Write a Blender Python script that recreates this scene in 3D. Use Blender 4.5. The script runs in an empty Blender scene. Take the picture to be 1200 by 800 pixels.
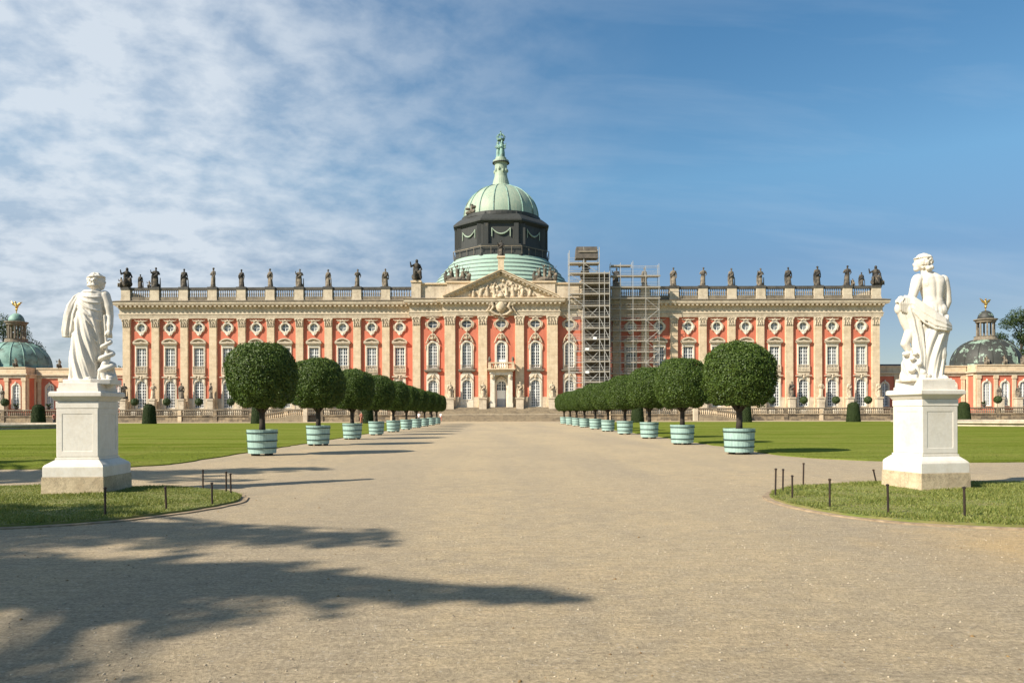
import bpy, bmesh, math, random
import numpy as np
from mathutils import Vector, Matrix

random.seed(7)
RNG = np.random.default_rng(11)
C = bpy.context.scene.collection
PI = math.pi
F = 870.0; HC = 1.65; VX = 586.5; HY = 483.5

def yh(px): return HY - (px - VX) * 0.0028
def WX(px, Y): return (px - VX) * Y / F
def WZ(px, py, Y): return HC + (yh(px) - py) * Y / F

# ------------------------------------------------------------------ materials
def new_mat(name):
    m = bpy.data.materials.new(name); m.use_nodes = True
    nt = m.node_tree; b = nt.nodes['Principled BSDF']
    return m, nt, b

def N(nt, typ, **kw):
    n = nt.nodes.new(typ)
    for k, v in kw.items():
        if hasattr(n, k) and k not in ('Scale',): 
            try: setattr(n, k, v); continue
            except Exception: pass
        n.inputs[k].default_value = v
    return n

def noise_node(nt, vec, scale, detail=4, rough=.6, dist=0.0):
    n = nt.nodes.new('ShaderNodeTexNoise')
    n.inputs['Scale'].default_value = scale; n.inputs['Detail'].default_value = detail
    n.inputs['Roughness'].default_value = rough; n.inputs['Distortion'].default_value = dist
    nt.links.new(vec, n.inputs['Vector']); return n.outputs['Fac']

def ramp(nt, fac, p0, p1, c0=(0,0,0,1), c1=(1,1,1,1)):
    r = nt.nodes.new('ShaderNodeValToRGB')
    r.color_ramp.elements[0].position = p0; r.color_ramp.elements[1].position = p1
    r.color_ramp.elements[0].color = c0; r.color_ramp.elements[1].color = c1
    nt.links.new(fac, r.inputs[0]); return r.outputs[0]

def mixc(nt, fac, a, b, mode='MIX'):
    m = nt.nodes.new('ShaderNodeMix'); m.data_type = 'RGBA'; m.blend_type = mode
    for s, v in ((m.inputs[0], fac), (m.inputs[6], a), (m.inputs[7], b)):
        if isinstance(v, (int, float)): s.default_value = v
        elif isinstance(v, tuple): s.default_value = v if len(v) == 4 else v + (1,)
        else: nt.links.new(v, s)
    return m.outputs[2]

def coords(nt, kind='Object', scale=(1,1,1)):
    t = nt.nodes.new('ShaderNodeTexCoord')
    if scale == (1,1,1): return t.outputs[kind]
    m = nt.nodes.new('ShaderNodeMapping'); m.inputs['Scale'].default_value = scale
    nt.links.new(t.outputs[kind], m.inputs['Vector']); return m.outputs[0]

def rcoords(nt, scale=(1,1,1)):
    """object coordinates shifted by a random amount per object, so copies do not share their stains"""
    v = coords(nt); oi = nt.nodes.new('ShaderNodeObjectInfo')
    m = nt.nodes.new('ShaderNodeVectorMath'); m.operation = 'MULTIPLY_ADD'; m.inputs[1].default_value = (47.0, 31.0, 23.0)
    cb = nt.nodes.new('ShaderNodeCombineXYZ')
    for i in range(3): nt.links.new(oi.outputs['Random'], cb.inputs[i])
    nt.links.new(cb.outputs[0], m.inputs[0]); nt.links.new(v, m.inputs[2])
    mp = nt.nodes.new('ShaderNodeMapping'); mp.inputs['Scale'].default_value = scale
    nt.links.new(m.outputs[0], mp.inputs['Vector']); return mp.outputs[0]

def bump(nt, b, h, strength=.3, dist=.02):
    n = nt.nodes.new('ShaderNodeBump'); n.inputs['Strength'].default_value = strength
    n.inputs['Distance'].default_value = dist
    nt.links.new(h, n.inputs['Height']); nt.links.new(n.outputs[0], b.inputs['Normal'])

def simple(name, col, rough=.7, metal=0.0, col2=None, scale=3.0, bstr=.0, bdist=.02, stretch=(1,1,1), p=(.35,.65), detail=5):
    m, nt, b = new_mat(name)
    b.inputs['Roughness'].default_value = rough; b.inputs['Metallic'].default_value = metal
    b.inputs['Base Color'].default_value = col + (1,)
    v = rcoords(nt, stretch)
    f = noise_node(nt, v, scale, detail)
    if col2: nt.links.new(mixc(nt, ramp(nt, f, *p), col, col2), b.inputs['Base Color'])
    if bstr: bump(nt, b, noise_node(nt, v, scale*3, 5), bstr, bdist)
    return m

def stone(name, c1, c2, dirt, dirt_amt=.35, block=(1.6,.62), bv=.5, streak=True, scale=1.0):
    """weathered ashlar: blocks of slightly different tone, blotches and rain streaks"""
    m, nt, b = new_mat(name); b.inputs['Roughness'].default_value = .85
    v = rcoords(nt)
    sp = nt.nodes.new('ShaderNodeSeparateXYZ'); nt.links.new(v, sp.inputs[0])
    ad = nt.nodes.new('ShaderNodeMath'); ad.operation = 'ADD'
    nt.links.new(sp.outputs[0], ad.inputs[0]); nt.links.new(sp.outputs[1], ad.inputs[1])
    cb = nt.nodes.new('ShaderNodeCombineXYZ'); nt.links.new(ad.outputs[0], cb.inputs[0]); nt.links.new(sp.outputs[2], cb.inputs[1])
    br = nt.nodes.new('ShaderNodeTexBrick'); nt.links.new(cb.outputs[0], br.inputs['Vector'])
    br.inputs['Color1'].default_value = c1 + (1,); br.inputs['Color2'].default_value = c2 + (1,)
    br.inputs['Mortar'].default_value = tuple(x*.55 for x in c2) + (1,)
    br.inputs['Scale'].default_value = 1.0; br.inputs['Brick Width'].default_value = block[0]
    br.inputs['Row Height'].default_value = block[1]; br.inputs['Mortar Size'].default_value = .012
    br.inputs['Bias'].default_value = -.2
    base = mixc(nt, bv, tuple((a+c)/2 for a, c in zip(c1, c2)), br.outputs['Color'])
    n1 = noise_node(nt, v, .9*scale, 6, .65)
    base = mixc(nt, ramp(nt, n1, .45, .8), base, dirt)
    if streak:
        sv = rcoords(nt, (2.2, 2.2, .12))
        n2 = noise_node(nt, sv, 1.3, 6, .7)
        k = nt.nodes.new('ShaderNodeMath'); k.operation = 'MULTIPLY'; k.inputs[1].default_value = dirt_amt*2
        nt.links.new(ramp(nt, n2, .5, .78), k.inputs[0])
        base = mixc(nt, k.outputs[0], base, dirt)
    n3 = noise_node(nt, v, 9, 5, .7)
    base = mixc(nt, .22, base, ramp(nt, n3, .2, .8), 'OVERLAY')
    nt.links.new(base, b.inputs['Base Color'])
    bump(nt, b, n3, .35, .03)
    return m

M = {}
M['sand'] = stone('sandstone', (.74,.60,.42), (.62,.47,.30), (.44,.33,.21), .25)
M['sand_pale'] = stone('pale_sandstone', (.67,.575,.43), (.56,.46,.335), (.34,.27,.19), .32, bv=.45)
M['sand_dark'] = stone('weathered_sandstone', (.30,.25,.18), (.20,.165,.12), (.075,.062,.05), .4)
M['coping'] = stone('blackened_coping_stone', (.11,.10,.085), (.075,.07,.06), (.03,.03,.028), .4)
M['rail_stone'] = stone('grimy_baluster_stone', (.30,.245,.17), (.17,.14,.10), (.07,.058,.045), .45, bv=.6)
M['terrace'] = stone('terrace_wall_stone', (.38,.29,.18), (.10,.08,.06), (.05,.042,.034), .45, block=(1.3,.42), bv=.95)
M['step'] = stone('step_stone', (.36,.29,.19), (.26,.20,.13), (.13,.10,.07), .4, block=(2.2,.4))
M['pave'] = stone('terrace_paving', (.42,.36,.27), (.34,.29,.22), (.2,.17,.13), .2)
M['cream'] = simple('cream_painted_stucco', (.76,.70,.58), .6, col2=(.66,.58,.45), scale=1.6, bstr=.1)
M['pink'] = simple('salmon_pink_plaster', (.62,.185,.110), .85, col2=(.47,.13,.075), scale=.55, bstr=.12, p=(.35,.72), stretch=(1,1,.45), detail=8)
M['white'] = simple('white_window_paint', (.86,.86,.83), .5)
M['greydoor'] = simple('grey_door_paint', (.30,.32,.35), .5)
M['steel'] = simple('galvanised_tube', (.58,.56,.52), .5, .2, col2=(.42,.41,.38), scale=2)
M['plank'] = simple('scaffold_plank', (.42,.36,.28), .8, col2=(.30,.26,.20), scale=2, stretch=(1,6,6))
M['sheeting'] = simple('dark_scaffold_sheeting', (.15,.125,.10), .8, col2=(.08,.07,.06), scale=1)
M['lead'] = simple('dark_lead_roof', (.085,.085,.08), .6, col2=(.05,.05,.05), scale=.8)
M['iron'] = simple('black_iron', (.018,.018,.018), .5, .4)
M['rust'] = simple('rusty_black_iron', (.025,.02,.018), .6, .3, col2=(.06,.035,.02), scale=8)
M['gold'] = simple('gilding', (.75,.48,.16), .3, .9)
M['trunk'] = simple('dark_bark', (.055,.042,.03), .9, col2=(.03,.024,.018), scale=9, bstr=.6, stretch=(1,1,.25))
M['tub'] = simple('pale_turquoise_tub_paint', (.37,.53,.47), .55, col2=(.25,.37,.33), scale=4.5, stretch=(5,5,.25), bstr=.3, p=(.4,.7))
M['hoop'] = simple('dark_green_hoop', (.02,.05,.042), .6)
M['soil'] = simple('soil', (.06,.045,.03), .95)
M['skin'] = simple('skin', (.55,.33,.24), .6)
M['cloth_white'] = simple('white_cloth', (.75,.74,.72), .8)
M['cloth_coral'] = simple('coral_cloth', (.62,.22,.15), .8)
M['cloth_dark'] = simple('dark_cloth', (.06,.06,.08), .8)
M['hair'] = simple('brown_hair', (.07,.045,.03), .8)
M['terracotta'] = simple('terracotta', (.30,.15,.09), .8)

def marble():
    m, nt, b = new_mat('white_marble')
    v = coords(nt)
    n1 = noise_node(nt, v, 1.4, 7, .65, .6); n2 = noise_node(nt, v, 14, 5, .7)
    base = mixc(nt, ramp(nt, n1, .46, .72), (.72,.67,.58), (.60,.54,.44))
    vein = noise_node(nt, coords(nt, 'Object', (1,1,.45)), 2.2, 8, .7, 1.6)
    vm = nt.nodes.new('ShaderNodeMath'); vm.operation = 'SUBTRACT'; vm.inputs[1].default_value = .5
    nt.links.new(vein, vm.inputs[0])
    va = nt.nodes.new('ShaderNodeMath'); va.operation = 'ABSOLUTE'; nt.links.new(vm.outputs[0], va.inputs[0])
    base = mixc(nt, ramp(nt, va.outputs[0], 0, .02, (.35,.35,.35,1), (0,0,0,1)), base, (.55,.52,.47))
    base = mixc(nt, .10, base, ramp(nt, n2, .3, .7), 'OVERLAY')
    nt.links.new(base, b.inputs['Base Color']); b.inputs['Roughness'].default_value = .55
    bump(nt, b, n2, .12, .01)
    return m
M['marble'] = marble()
def plinth_mat():
    m, nt, b = new_mat('cracked_plinth_stone')
    v = coords(nt); n1 = noise_node(nt, v, 2.2, 7, .7); n2 = noise_node(nt, v, 18, 5, .7)
    base = mixc(nt, ramp(nt, n1, .35, .7), (.60,.49,.32), (.38,.29,.18))
    cr = noise_node(nt, coords(nt, 'Object', (1,1,.6)), 1.6, 9, .75, 1.0)
    vm = nt.nodes.new('ShaderNodeMath'); vm.operation = 'SUBTRACT'; vm.inputs[1].default_value = .5
    nt.links.new(cr, vm.inputs[0])
    va = nt.nodes.new('ShaderNodeMath'); va.operation = 'ABSOLUTE'; nt.links.new(vm.outputs[0], va.inputs[0])
    base = mixc(nt, ramp(nt, va.outputs[0], 0, .012, (.7,.7,.7,1), (0,0,0,1)), base, (.16,.13,.09))
    base = mixc(nt, .3, base, ramp(nt, n2, .3, .7), 'OVERLAY')
    nt.links.new(base, b.inputs['Base Color']); b.inputs['Roughness'].default_value = .9
    bump(nt, b, n2, .5, .015); return m
M['plinth'] = plinth_mat()

def copper(name, c1, c2, spot, dark=.0, pos=(.4,.7)):
    m, nt, b = new_mat(name)
    sv = coords(nt, 'Object', (1,1,.18)); v = coords(nt)
    n1 = noise_node(nt, sv, 2.2, 7, .75); n2 = noise_node(nt, v, .55, 6, .7)
    base = mixc(nt, ramp(nt, n1, .3, .7), c1, c2)
    base = mixc(nt, ramp(nt, n2, pos[0]+.2, pos[1]+.12), base, spot)
    nt.links.new(base, b.inputs['Base Color']); b.inputs['Roughness'].default_value = .6
    b.inputs['Metallic'].default_value = .0
    bump(nt, b, n1, .25, .05)
    return m
M['copper'] = copper('green_copper_patina', (.24,.35,.27), (.42,.46,.34), (.15,.17,.12))
M['copper_step'] = copper('stepped_copper_patina', (.27,.42,.35), (.38,.49,.38), (.16,.22,.17))
M['copper2'] = copper('bluegreen_copper_patina', (.16,.31,.26), (.26,.41,.34), (.06,.08,.065), pos=(.28,.55))
M['blackdrum'] = copper('black_weathered_copper', (.028,.030,.028), (.05,.052,.046), (.12,.10,.07))
M['darkdome'] = copper('half_blackened_copper', (.035,.038,.032), (.05,.05,.042), (.25,.34,.26), pos=(.36,.42))

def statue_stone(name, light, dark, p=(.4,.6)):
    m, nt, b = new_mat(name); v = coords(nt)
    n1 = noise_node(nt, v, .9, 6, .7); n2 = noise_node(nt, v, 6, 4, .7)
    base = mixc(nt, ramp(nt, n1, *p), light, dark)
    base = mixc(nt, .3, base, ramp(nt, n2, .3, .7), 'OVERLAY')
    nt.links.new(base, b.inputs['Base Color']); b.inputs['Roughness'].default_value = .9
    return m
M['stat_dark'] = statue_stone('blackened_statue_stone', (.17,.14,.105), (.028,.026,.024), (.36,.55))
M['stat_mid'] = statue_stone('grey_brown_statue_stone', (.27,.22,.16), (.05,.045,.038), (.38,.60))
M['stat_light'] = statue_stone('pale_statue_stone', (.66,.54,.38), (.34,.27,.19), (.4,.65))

def glass(name, col, col2, col3):
    m, nt, b = new_mat(name); v = coords(nt)
    oi = nt.nodes.new('ShaderNodeObjectInfo')
    nt.links.new(mixc(nt, oi.outputs['Random'], mixc(nt, ramp(nt, noise_node(nt, rcoords(nt), .8, 3), .4, .6), col, col2), col3), b.inputs['Base Color'])
    b.inputs['Roughness'].default_value = .12; b.inputs['Specular IOR Level'].default_value = .6
    return m
M['glass_dark'] = glass('dark_window_glass', (.04,.05,.065), (.09,.10,.11), (.20,.21,.22))
M['glass_pale'] = glass('curtained_window_glass', (.34,.35,.34), (.22,.24,.25), (.10,.115,.13))

def leaf_mat(name, c1, c2, trans=.25, rough=.45):
    m, nt, b = new_mat(name)
    g = nt.nodes.new('ShaderNodeNewGeometry')
    col = mixc(nt, g.outputs['Random Per Island'], c1, c2)
    nt.links.new(col, b.inputs['Base Color']); b.inputs['Roughness'].default_value = rough
    t = nt.nodes.new('ShaderNodeBsdfTranslucent'); nt.links.new(col, t.inputs[0])
    mx = nt.nodes.new('ShaderNodeMixShader'); mx.inputs[0].default_value = trans
    nt.links.new(b.outputs[0], mx.inputs[1]); nt.links.new(t.outputs[0], mx.inputs[2])
    nt.links.new(mx.outputs[0], nt.nodes['Material Output'].inputs[0])
    return m
M['laurel'] = leaf_mat('laurel_leaves', (.032,.070,.006), (.115,.175,.024), .25, .55)
M['yew'] = leaf_mat('yew_foliage', (.018,.035,.005), (.045,.07,.012), .1, .8)
M['treeleaf'] = leaf_mat('tree_leaves', (.03,.055,.012), (.075,.115,.03), .3, .55)
M['ball'] = leaf_mat('topiary_leaves', (.03,.06,.012), (.08,.12,.03), .15, .5)
M['lawnblade'] = leaf_mat('lawn_blades', (.115,.148,.018), (.22,.245,.055), .3, .8)
M['blade'] = leaf_mat('grass_blades', (.13,.18,.028), (.31,.31,.08), .35, .6)

def gravel_mat():
    m, nt, b = new_mat('beige_gravel')
    v = coords(nt)
    big = noise_node(nt, v, .22, 5, .6); mid = noise_node(nt, v, 2.5, 6, .7)
    fine = noise_node(nt, v, 26, 6, .85)
    st = noise_node(nt, coords(nt, 'Object', (.8,2.6,1)), 4.5, 7, .8)
    c = mixc(nt, ramp(nt, big, .35, .65), (.46,.365,.235), (.37,.30,.205))
    c = mixc(nt, ramp(nt, mid, .42, .68), c, (.50,.39,.24))
    # golden sandy patch and long warm tracks, true ground colour
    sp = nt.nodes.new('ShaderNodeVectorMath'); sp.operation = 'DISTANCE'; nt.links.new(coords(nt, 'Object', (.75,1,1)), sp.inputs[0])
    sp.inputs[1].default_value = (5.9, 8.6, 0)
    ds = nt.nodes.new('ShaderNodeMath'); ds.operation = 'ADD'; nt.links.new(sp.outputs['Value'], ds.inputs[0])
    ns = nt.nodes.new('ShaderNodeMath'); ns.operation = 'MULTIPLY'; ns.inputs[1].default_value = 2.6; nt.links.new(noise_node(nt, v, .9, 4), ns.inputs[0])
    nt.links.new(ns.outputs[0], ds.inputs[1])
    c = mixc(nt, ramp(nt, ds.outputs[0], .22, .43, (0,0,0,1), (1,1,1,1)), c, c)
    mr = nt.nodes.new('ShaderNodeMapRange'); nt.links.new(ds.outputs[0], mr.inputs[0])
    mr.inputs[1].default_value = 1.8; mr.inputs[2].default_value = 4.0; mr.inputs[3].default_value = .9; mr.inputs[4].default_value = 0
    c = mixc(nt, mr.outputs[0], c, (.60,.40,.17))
    wb = noise_node(nt, coords(nt, 'Object', (.5,1.3,1)), .8, 5, .6)
    c = mixc(nt, ramp(nt, wb, .5, .75, (0,0,0,1), (.5,.5,.5,1)), c, (.53,.40,.235))
    tk = noise_node(nt, coords(nt, 'Object', (.32,.035,1)), 1.0, 4, .55)
    c = mixc(nt, ramp(nt, tk, .42, .62, (0,0,0,1), (.55,.55,.55,1)), c, (.345,.285,.205))
    c = mixc(nt, .34, c, ramp(nt, st, .25, .75), 'OVERLAY')
    c = mixc(nt, .7, c, ramp(nt, fine, .25, .75), 'OVERLAY')
    # scattered pale stones
    vo = nt.nodes.new('ShaderNodeTexVoronoi'); vo.inputs['Scale'].default_value = 14; nt.links.new(v, vo.inputs['Vector'])
    c = mixc(nt, ramp(nt, vo.outputs['Distance'], .10, .18, (.5,.5,.5,1), (0,0,0,1)), c, (.58,.52,.43))
    vo2 = nt.nodes.new('ShaderNodeTexVoronoi'); vo2.inputs['Scale'].default_value = 9; nt.links.new(v, vo2.inputs['Vector'])
    c = mixc(nt, ramp(nt, vo2.outputs['Distance'], .05, .11, (.5,.5,.5,1), (0,0,0,1)), c, (.19,.15,.11))
    nt.links.new(c, b.inputs['Base Color']); b.inputs['Roughness'].default_value = .95
    b.inputs['Specular IOR Level'].default_value = .2
    bump(nt, b, fine, .9, .03)
    return m
M['gravel'] = gravel_mat()
def lawn_mat():
    m, nt, b = new_mat('mown_lawn'); v = coords(nt)
    st = noise_node(nt, coords(nt, 'Object', (.03,.5,1)), 1.0, 5, .6)
    mid = noise_node(nt, v, .35, 6, .7); fine = noise_node(nt, coords(nt, 'Object', (1,2,1)), 5, 8, .8)
    c = mixc(nt, ramp(nt, st, .35, .65), (.115,.148,.018), (.190,.220,.045))
    c = mixc(nt, ramp(nt, mid, .5, .75), c, (.22,.21,.055))
    c = mixc(nt, .6, c, ramp(nt, fine, .25, .75), 'OVERLAY')
    nt.links.new(c, b.inputs['Base Color']); b.inputs['Roughness'].default_value = .9
    b.inputs['Specular IOR Level'].default_value = .0
    bump(nt, b, fine, .8, .06); return m
M['lawn'] = lawn_mat()
M['field'] = simple('meadow_ground', (.10,.13,.03), .95, col2=(.14,.14,.05), scale=.05)
M['turf'] = simple('rough_turf', (.13,.165,.03), .95, col2=(.22,.19,.07), scale=2.5, bstr=.6)
M['edging'] = simple('sandy_edging', (.40,.30,.19), .95, col2=(.22,.16,.10), scale=6, bstr=.6)
M['water'] = simple('pond_water', (.03,.045,.04), .08)

# ------------------------------------------------------------------ mesh builder
def wloc(o):
    v = Vector((0,0,0))
    while o is not None: v += Vector(o.location); o = o.parent
    return v

class MB:
    def __init__(s): s.v = []; s.f = []
    def add(s, vs, fs):
        n = len(s.v); s.v.extend(tuple(p) for p in vs); s.f.extend(tuple(i+n for i in f) for f in fs)
        return s
    def box(s, x0, x1, y0, y1, z0, z1):
        return s.add([(x0,y0,z0),(x1,y0,z0),(x1,y1,z0),(x0,y1,z0),(x0,y0,z1),(x1,y0,z1),(x1,y1,z1),(x0,y1,z1)],
                     [(0,3,2,1),(4,5,6,7),(0,1,5,4),(1,2,6,5),(2,3,7,6),(3,0,4,7)])
    def frustum(s, a, b):      # a,b = (x0,x1,y0,y1,z)
        (x0,x1,y0,y1,z0), (u0,u1,w0,w1,z1) = a, b
        return s.add([(x0,y0,z0),(x1,y0,z0),(x1,y1,z0),(x0,y1,z0),(u0,w0,z1),(u1,w0,z1),(u1,w1,z1),(u0,w1,z1)],
                     [(0,3,2,1),(4,5,6,7),(0,1,5,4),(1,2,6,5),(2,3,7,6),(3,0,4,7)])
    def prism(s, poly, y0, y1):
        n = len(poly)
        vs = [(x,y0,z) for x,z in poly] + [(x,y1,z) for x,z in poly]
        fs = [tuple(range(n)), tuple(range(2*n-1, n-1, -1))] + [(i,(i+1)%n+0,(i+1)%n+n,i+n) for i in range(n)]
        return s.add(vs, fs)
    def vprism(s, poly, z0, z1):
        n = len(poly)
        vs = [(x,y,z0) for x,y in poly] + [(x,y,z1) for x,y in poly]
        fs = [tuple(range(n-1,-1,-1)), tuple(range(n, 2*n))] + [(i,(i+1)%n,(i+1)%n+n,i+n) for i in range(n)]
        return s.add(vs, fs)
    def plate(s, outer, inner, y0, y1):
        n = len(outer)
        vs = [(x,y0,z) for x,z in outer] + [(x,y0,z) for x,z in inner] + [(x,y1,z) for x,z in outer] + [(x,y1,z) for x,z in inner]
        fs = []
        for i in range(n):
            j = (i+1) % n
            fs += [(i,j,j+n,i+n), (i,i+2*n,j+2*n,j), (i+n,j+n,j+3*n,i+3*n)]
        return s.add(vs, fs)
    def lathe(s, prof, n=16, c=(0,0,0), sx=1, sy=1, a0=0, ph=0.0, cap=True):
        vs = []; fs = []
        for r, z in prof:
            for k in range(n):
                a = 2*PI*(k+ph)/n + a0
                vs.append((c[0]+r*sx*math.cos(a), c[1]+r*sy*math.sin(a), c[2]+z))
        m = len(prof)
        for i in range(m-1):
            for k in range(n):
                k2 = (k+1) % n
                fs.append((i*n+k, i*n+k2, (i+1)*n+k2, (i+1)*n+k))
        if cap:
            fs.append(tuple(range(n-1,-1,-1))); fs.append(tuple((m-1)*n+k for k in range(n)))
        return s.add(vs, fs)
    def tube(s, pts, rad, n=8, caps=True):
        pts = [Vector(p) for p in pts]; m = len(pts)
        if not hasattr(rad, '__len__'): rad = [rad]*m
        vs = []; fs = []; up = None
        for i, p in enumerate(pts):
            d = (pts[min(i+1,m-1)] - pts[max(i-1,0)]).normalized()
            if up is None:
                up = Vector((0,0,1)) if abs(d.z) < .9 else Vector((1,0,0))
            a = (up - d*up.dot(d)).normalized(); bvec = d.cross(a); up = a
            for k in range(n):
                t = 2*PI*k/n
                vs.append(p + a*math.cos(t)*rad[i] + bvec*math.sin(t)*rad[i])
        for i in range(m-1):
            for k in range(n):
                k2 = (k+1)%n; fs.append((i*n+k, i*n+k2, (i+1)*n+k2, (i+1)*n+k))
        if caps: fs.append(tuple(range(n-1,-1,-1))); fs.append(tuple((m-1)*n+k for k in range(n)))
        return s.add(vs, fs)
    def ell(s, c, r, nu=12, nv=8, rot=None):
        if not hasattr(r, '__len__'): r = (r,r,r)
        R = Matrix.Identity(3) if rot is None else rot
        vs = []; fs = []
        def P(x,y,z):
            q = R @ Vector((x*r[0], y*r[1], z*r[2])); return (q.x+c[0], q.y+c[1], q.z+c[2])
        vs.append(P(0,0,-1))
        for i in range(1, nv):
            t = PI*i/nv
            for k in range(nu):
                a = 2*PI*k/nu; vs.append(P(math.sin(t)*math.cos(a), math.sin(t)*math.sin(a), -math.cos(t)))
        vs.append(P(0,0,1)); e = len(vs)-1
        for k in range(nu): fs.append((0, 1+(k+1)%nu, 1+k)); fs.append((e, e-nu+k, e-nu+(k+1)%nu))
        for i in range(nv-2):
            for k in range(nu):
                a = 1+i*nu+k; b2 = 1+i*nu+(k+1)%nu; fs.append((a,b2,b2+nu,a+nu))
        return s.add(vs, fs)
    def cap(s, p, q, r1, r2, n=10):     # tapered capsule
        s.tube([p, q], [r1, r2], n); s.ell(p, r1, n, 8); s.ell(q, r2, n, 8); return s
    def limb(s, pts, rad, n=10):
        for i in range(len(pts)-1): s.cap(pts[i], pts[i+1], rad[i], rad[i+1], n)
        return s
    def bar(s, p, q, w, h=None):
        h = h or w; p = Vector(p); q = Vector(q); d = (q-p).normalized()
        u = Vector((0,0,1)) if abs(d.z) < .95 else Vector((0,1,0))
        a = d.cross(u).normalized()*w/2; b2 = a.cross(d).normalized()*h/2
        vs = [p-a-b2, p+a-b2, p+a+b2, p-a+b2, q-a-b2, q+a-b2, q+a+b2, q-a+b2]
        return s.add(vs, [(0,3,2,1),(4,5,6,7),(0,1,5,4),(1,2,6,5),(2,3,7,6),(3,0,4,7)])
    def merge(s, o, loc=(0,0,0)):
        return s.add([(x+loc[0], y+loc[1], z+loc[2]) for x,y,z in o.v], o.f)
    def mesh(s, name, mat, off=Vector((0,0,0)), smooth=False, fix=False):
        me = bpy.data.meshes.new(name)
        ox, oy, oz = off
        me.from_pydata([(x-ox, y-oy, z-oz) for x,y,z in s.v], [], s.f)
        if fix:
            bm = bmesh.new(); bm.from_mesh(me); bmesh.ops.recalc_face_normals(bm, faces=bm.faces); bm.to_mesh(me); bm.free()
        me.materials.append(M[mat] if isinstance(mat, str) else mat)
        if smooth: me.polygons.foreach_set('use_smooth', [True]*len(me.polygons))
        me.update(); return me
    def build(s, name, mat, parent=None, smooth=False, at=None, fix=False):
        off = wloc(parent) if (parent is not None and at is None) else Vector((0,0,0))
        me = s.mesh(name, mat, off, smooth, fix)
        o = bpy.data.objects.new(name, me); C.objects.link(o)
        if parent is not None: o.parent = parent
        if at is not None: o.location = at
        return o

def tag(o, label=None, cat=None, group=None, kind=None):
    if label: o['label'] = label
    if cat: o['category'] = cat
    if group: o['group'] = group
    if kind: o['kind'] = kind
    return o
def thing(name, label, cat, loc=(0,0,0), rz=0.0, group=None):
    o = bpy.data.objects.new(name, None); C.objects.link(o); o.location = loc; o.rotation_euler = (0,0,rz)
    o.empty_display_size = .3
    return tag(o, label, cat, group)
def ctree(o, parent=None):
    c = o.copy(); C.objects.link(c); c.parent = parent
    for ch in list(o.children): ctree(ch, c)
    return c
def struct(o): o['kind'] = 'structure'; return o

def sculpt(name, mb, mat, parent, voxel, smooth=3, fac=.5):
    o = mb.build(name, mat, parent)
    r = o.modifiers.new('r', 'REMESH'); r.mode = 'VOXEL'; r.voxel_size = voxel; r.use_smooth_shade = True
    if smooth:
        sm = o.modifiers.new('s', 'SMOOTH'); sm.iterations = smooth; sm.factor = fac
    bpy.context.view_layer.update()
    dg = bpy.context.evaluated_depsgraph_get()
    me = bpy.data.meshes.new_from_object(o.evaluated_get(dg)); me.name = name
    o.modifiers.clear(); old = o.data; o.data = me; bpy.data.meshes.remove(old)
    if not me.materials: me.materials.append(M[mat])
    me.polygons.foreach_set('use_smooth', [True]*len(me.polygons))
    return o

# leaves: vectorised quads
def leaf_object(name, centers, normals, size, mat, parent=None, core=None, aspect=.5):
    n = len(centers)
    rnd = RNG.normal(size=(n,3))
    nn = normals / np.maximum(np.linalg.norm(normals, axis=1, keepdims=True), 1e-6)
    a = np.cross(nn, rnd); a /= np.maximum(np.linalg.norm(a, axis=1, keepdims=True), 1e-6)
    b = np.cross(nn, a)
    sz = (size * RNG.uniform(.7, 1.3, n))[:,None]
    a = a*sz*.5; b = b*sz*.5*aspect
    V = np.empty((n,4,3)); V[:,0] = centers-a; V[:,1] = centers-b+nn*sz*.06; V[:,2] = centers+a; V[:,3] = centers+b+nn*sz*.06
    V = V.reshape(-1,3)
    cv = np.zeros((0,3)); cf = []
    if core is not None: cv = np.array(core.v); cf = core.f
    me = bpy.data.meshes.new(name)
    me.vertices.add(len(V)+len(cv)); me.vertices.foreach_set('co', np.vstack([V, cv]).ravel())
    loops = list(range(4*n)); starts = list(range(0, 4*n, 4)); tot = [4]*n; k = 4*n
    for f in cf:
        starts.append(k); tot.append(len(f)); loops += [i+4*n for i in f]; k += len(f)
    me.loops.add(len(loops)); me.loops.foreach_set('vertex_index', loops)
    me.polygons.add(len(starts)); me.polygons.foreach_set('loop_start', starts)
    me.update(calc_edges=True)
    me.materials.append(M[mat])
    o = bpy.data.objects.new(name, me); C.objects.link(o)
    if parent is not None: o.parent = parent
    return o

def sph(n):
    d = RNG.normal(size=(n,3)); return d/np.linalg.norm(d, axis=1, keepdims=True)

def lump(d, k, amp, seed):
    r = np.random.default_rng(seed); out = np.zeros(len(d))
    for _ in range(k):
        w = r.normal(size=3)*r.uniform(2.5, 6.5); out += np.sin(d@w + r.uniform(0,6.28))
    return 1 + amp*out/math.sqrt(k)

# ------------------------------------------------------------------ ground and setting
g = MB(); g.add([(-1500,-600,-.012),(1500,-600,-.012),(1500,2400,-.012),(-1500,2400,-.012)], [(0,1,2,3)])
struct(g.build('ground', 'field'))
g = MB(); g.add([(-130,-60,0),(130,-60,0),(130,146,0),(-130,146,0)], [(0,1,2,3)])
struct(g.build('gravel_path', 'gravel'))

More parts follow.
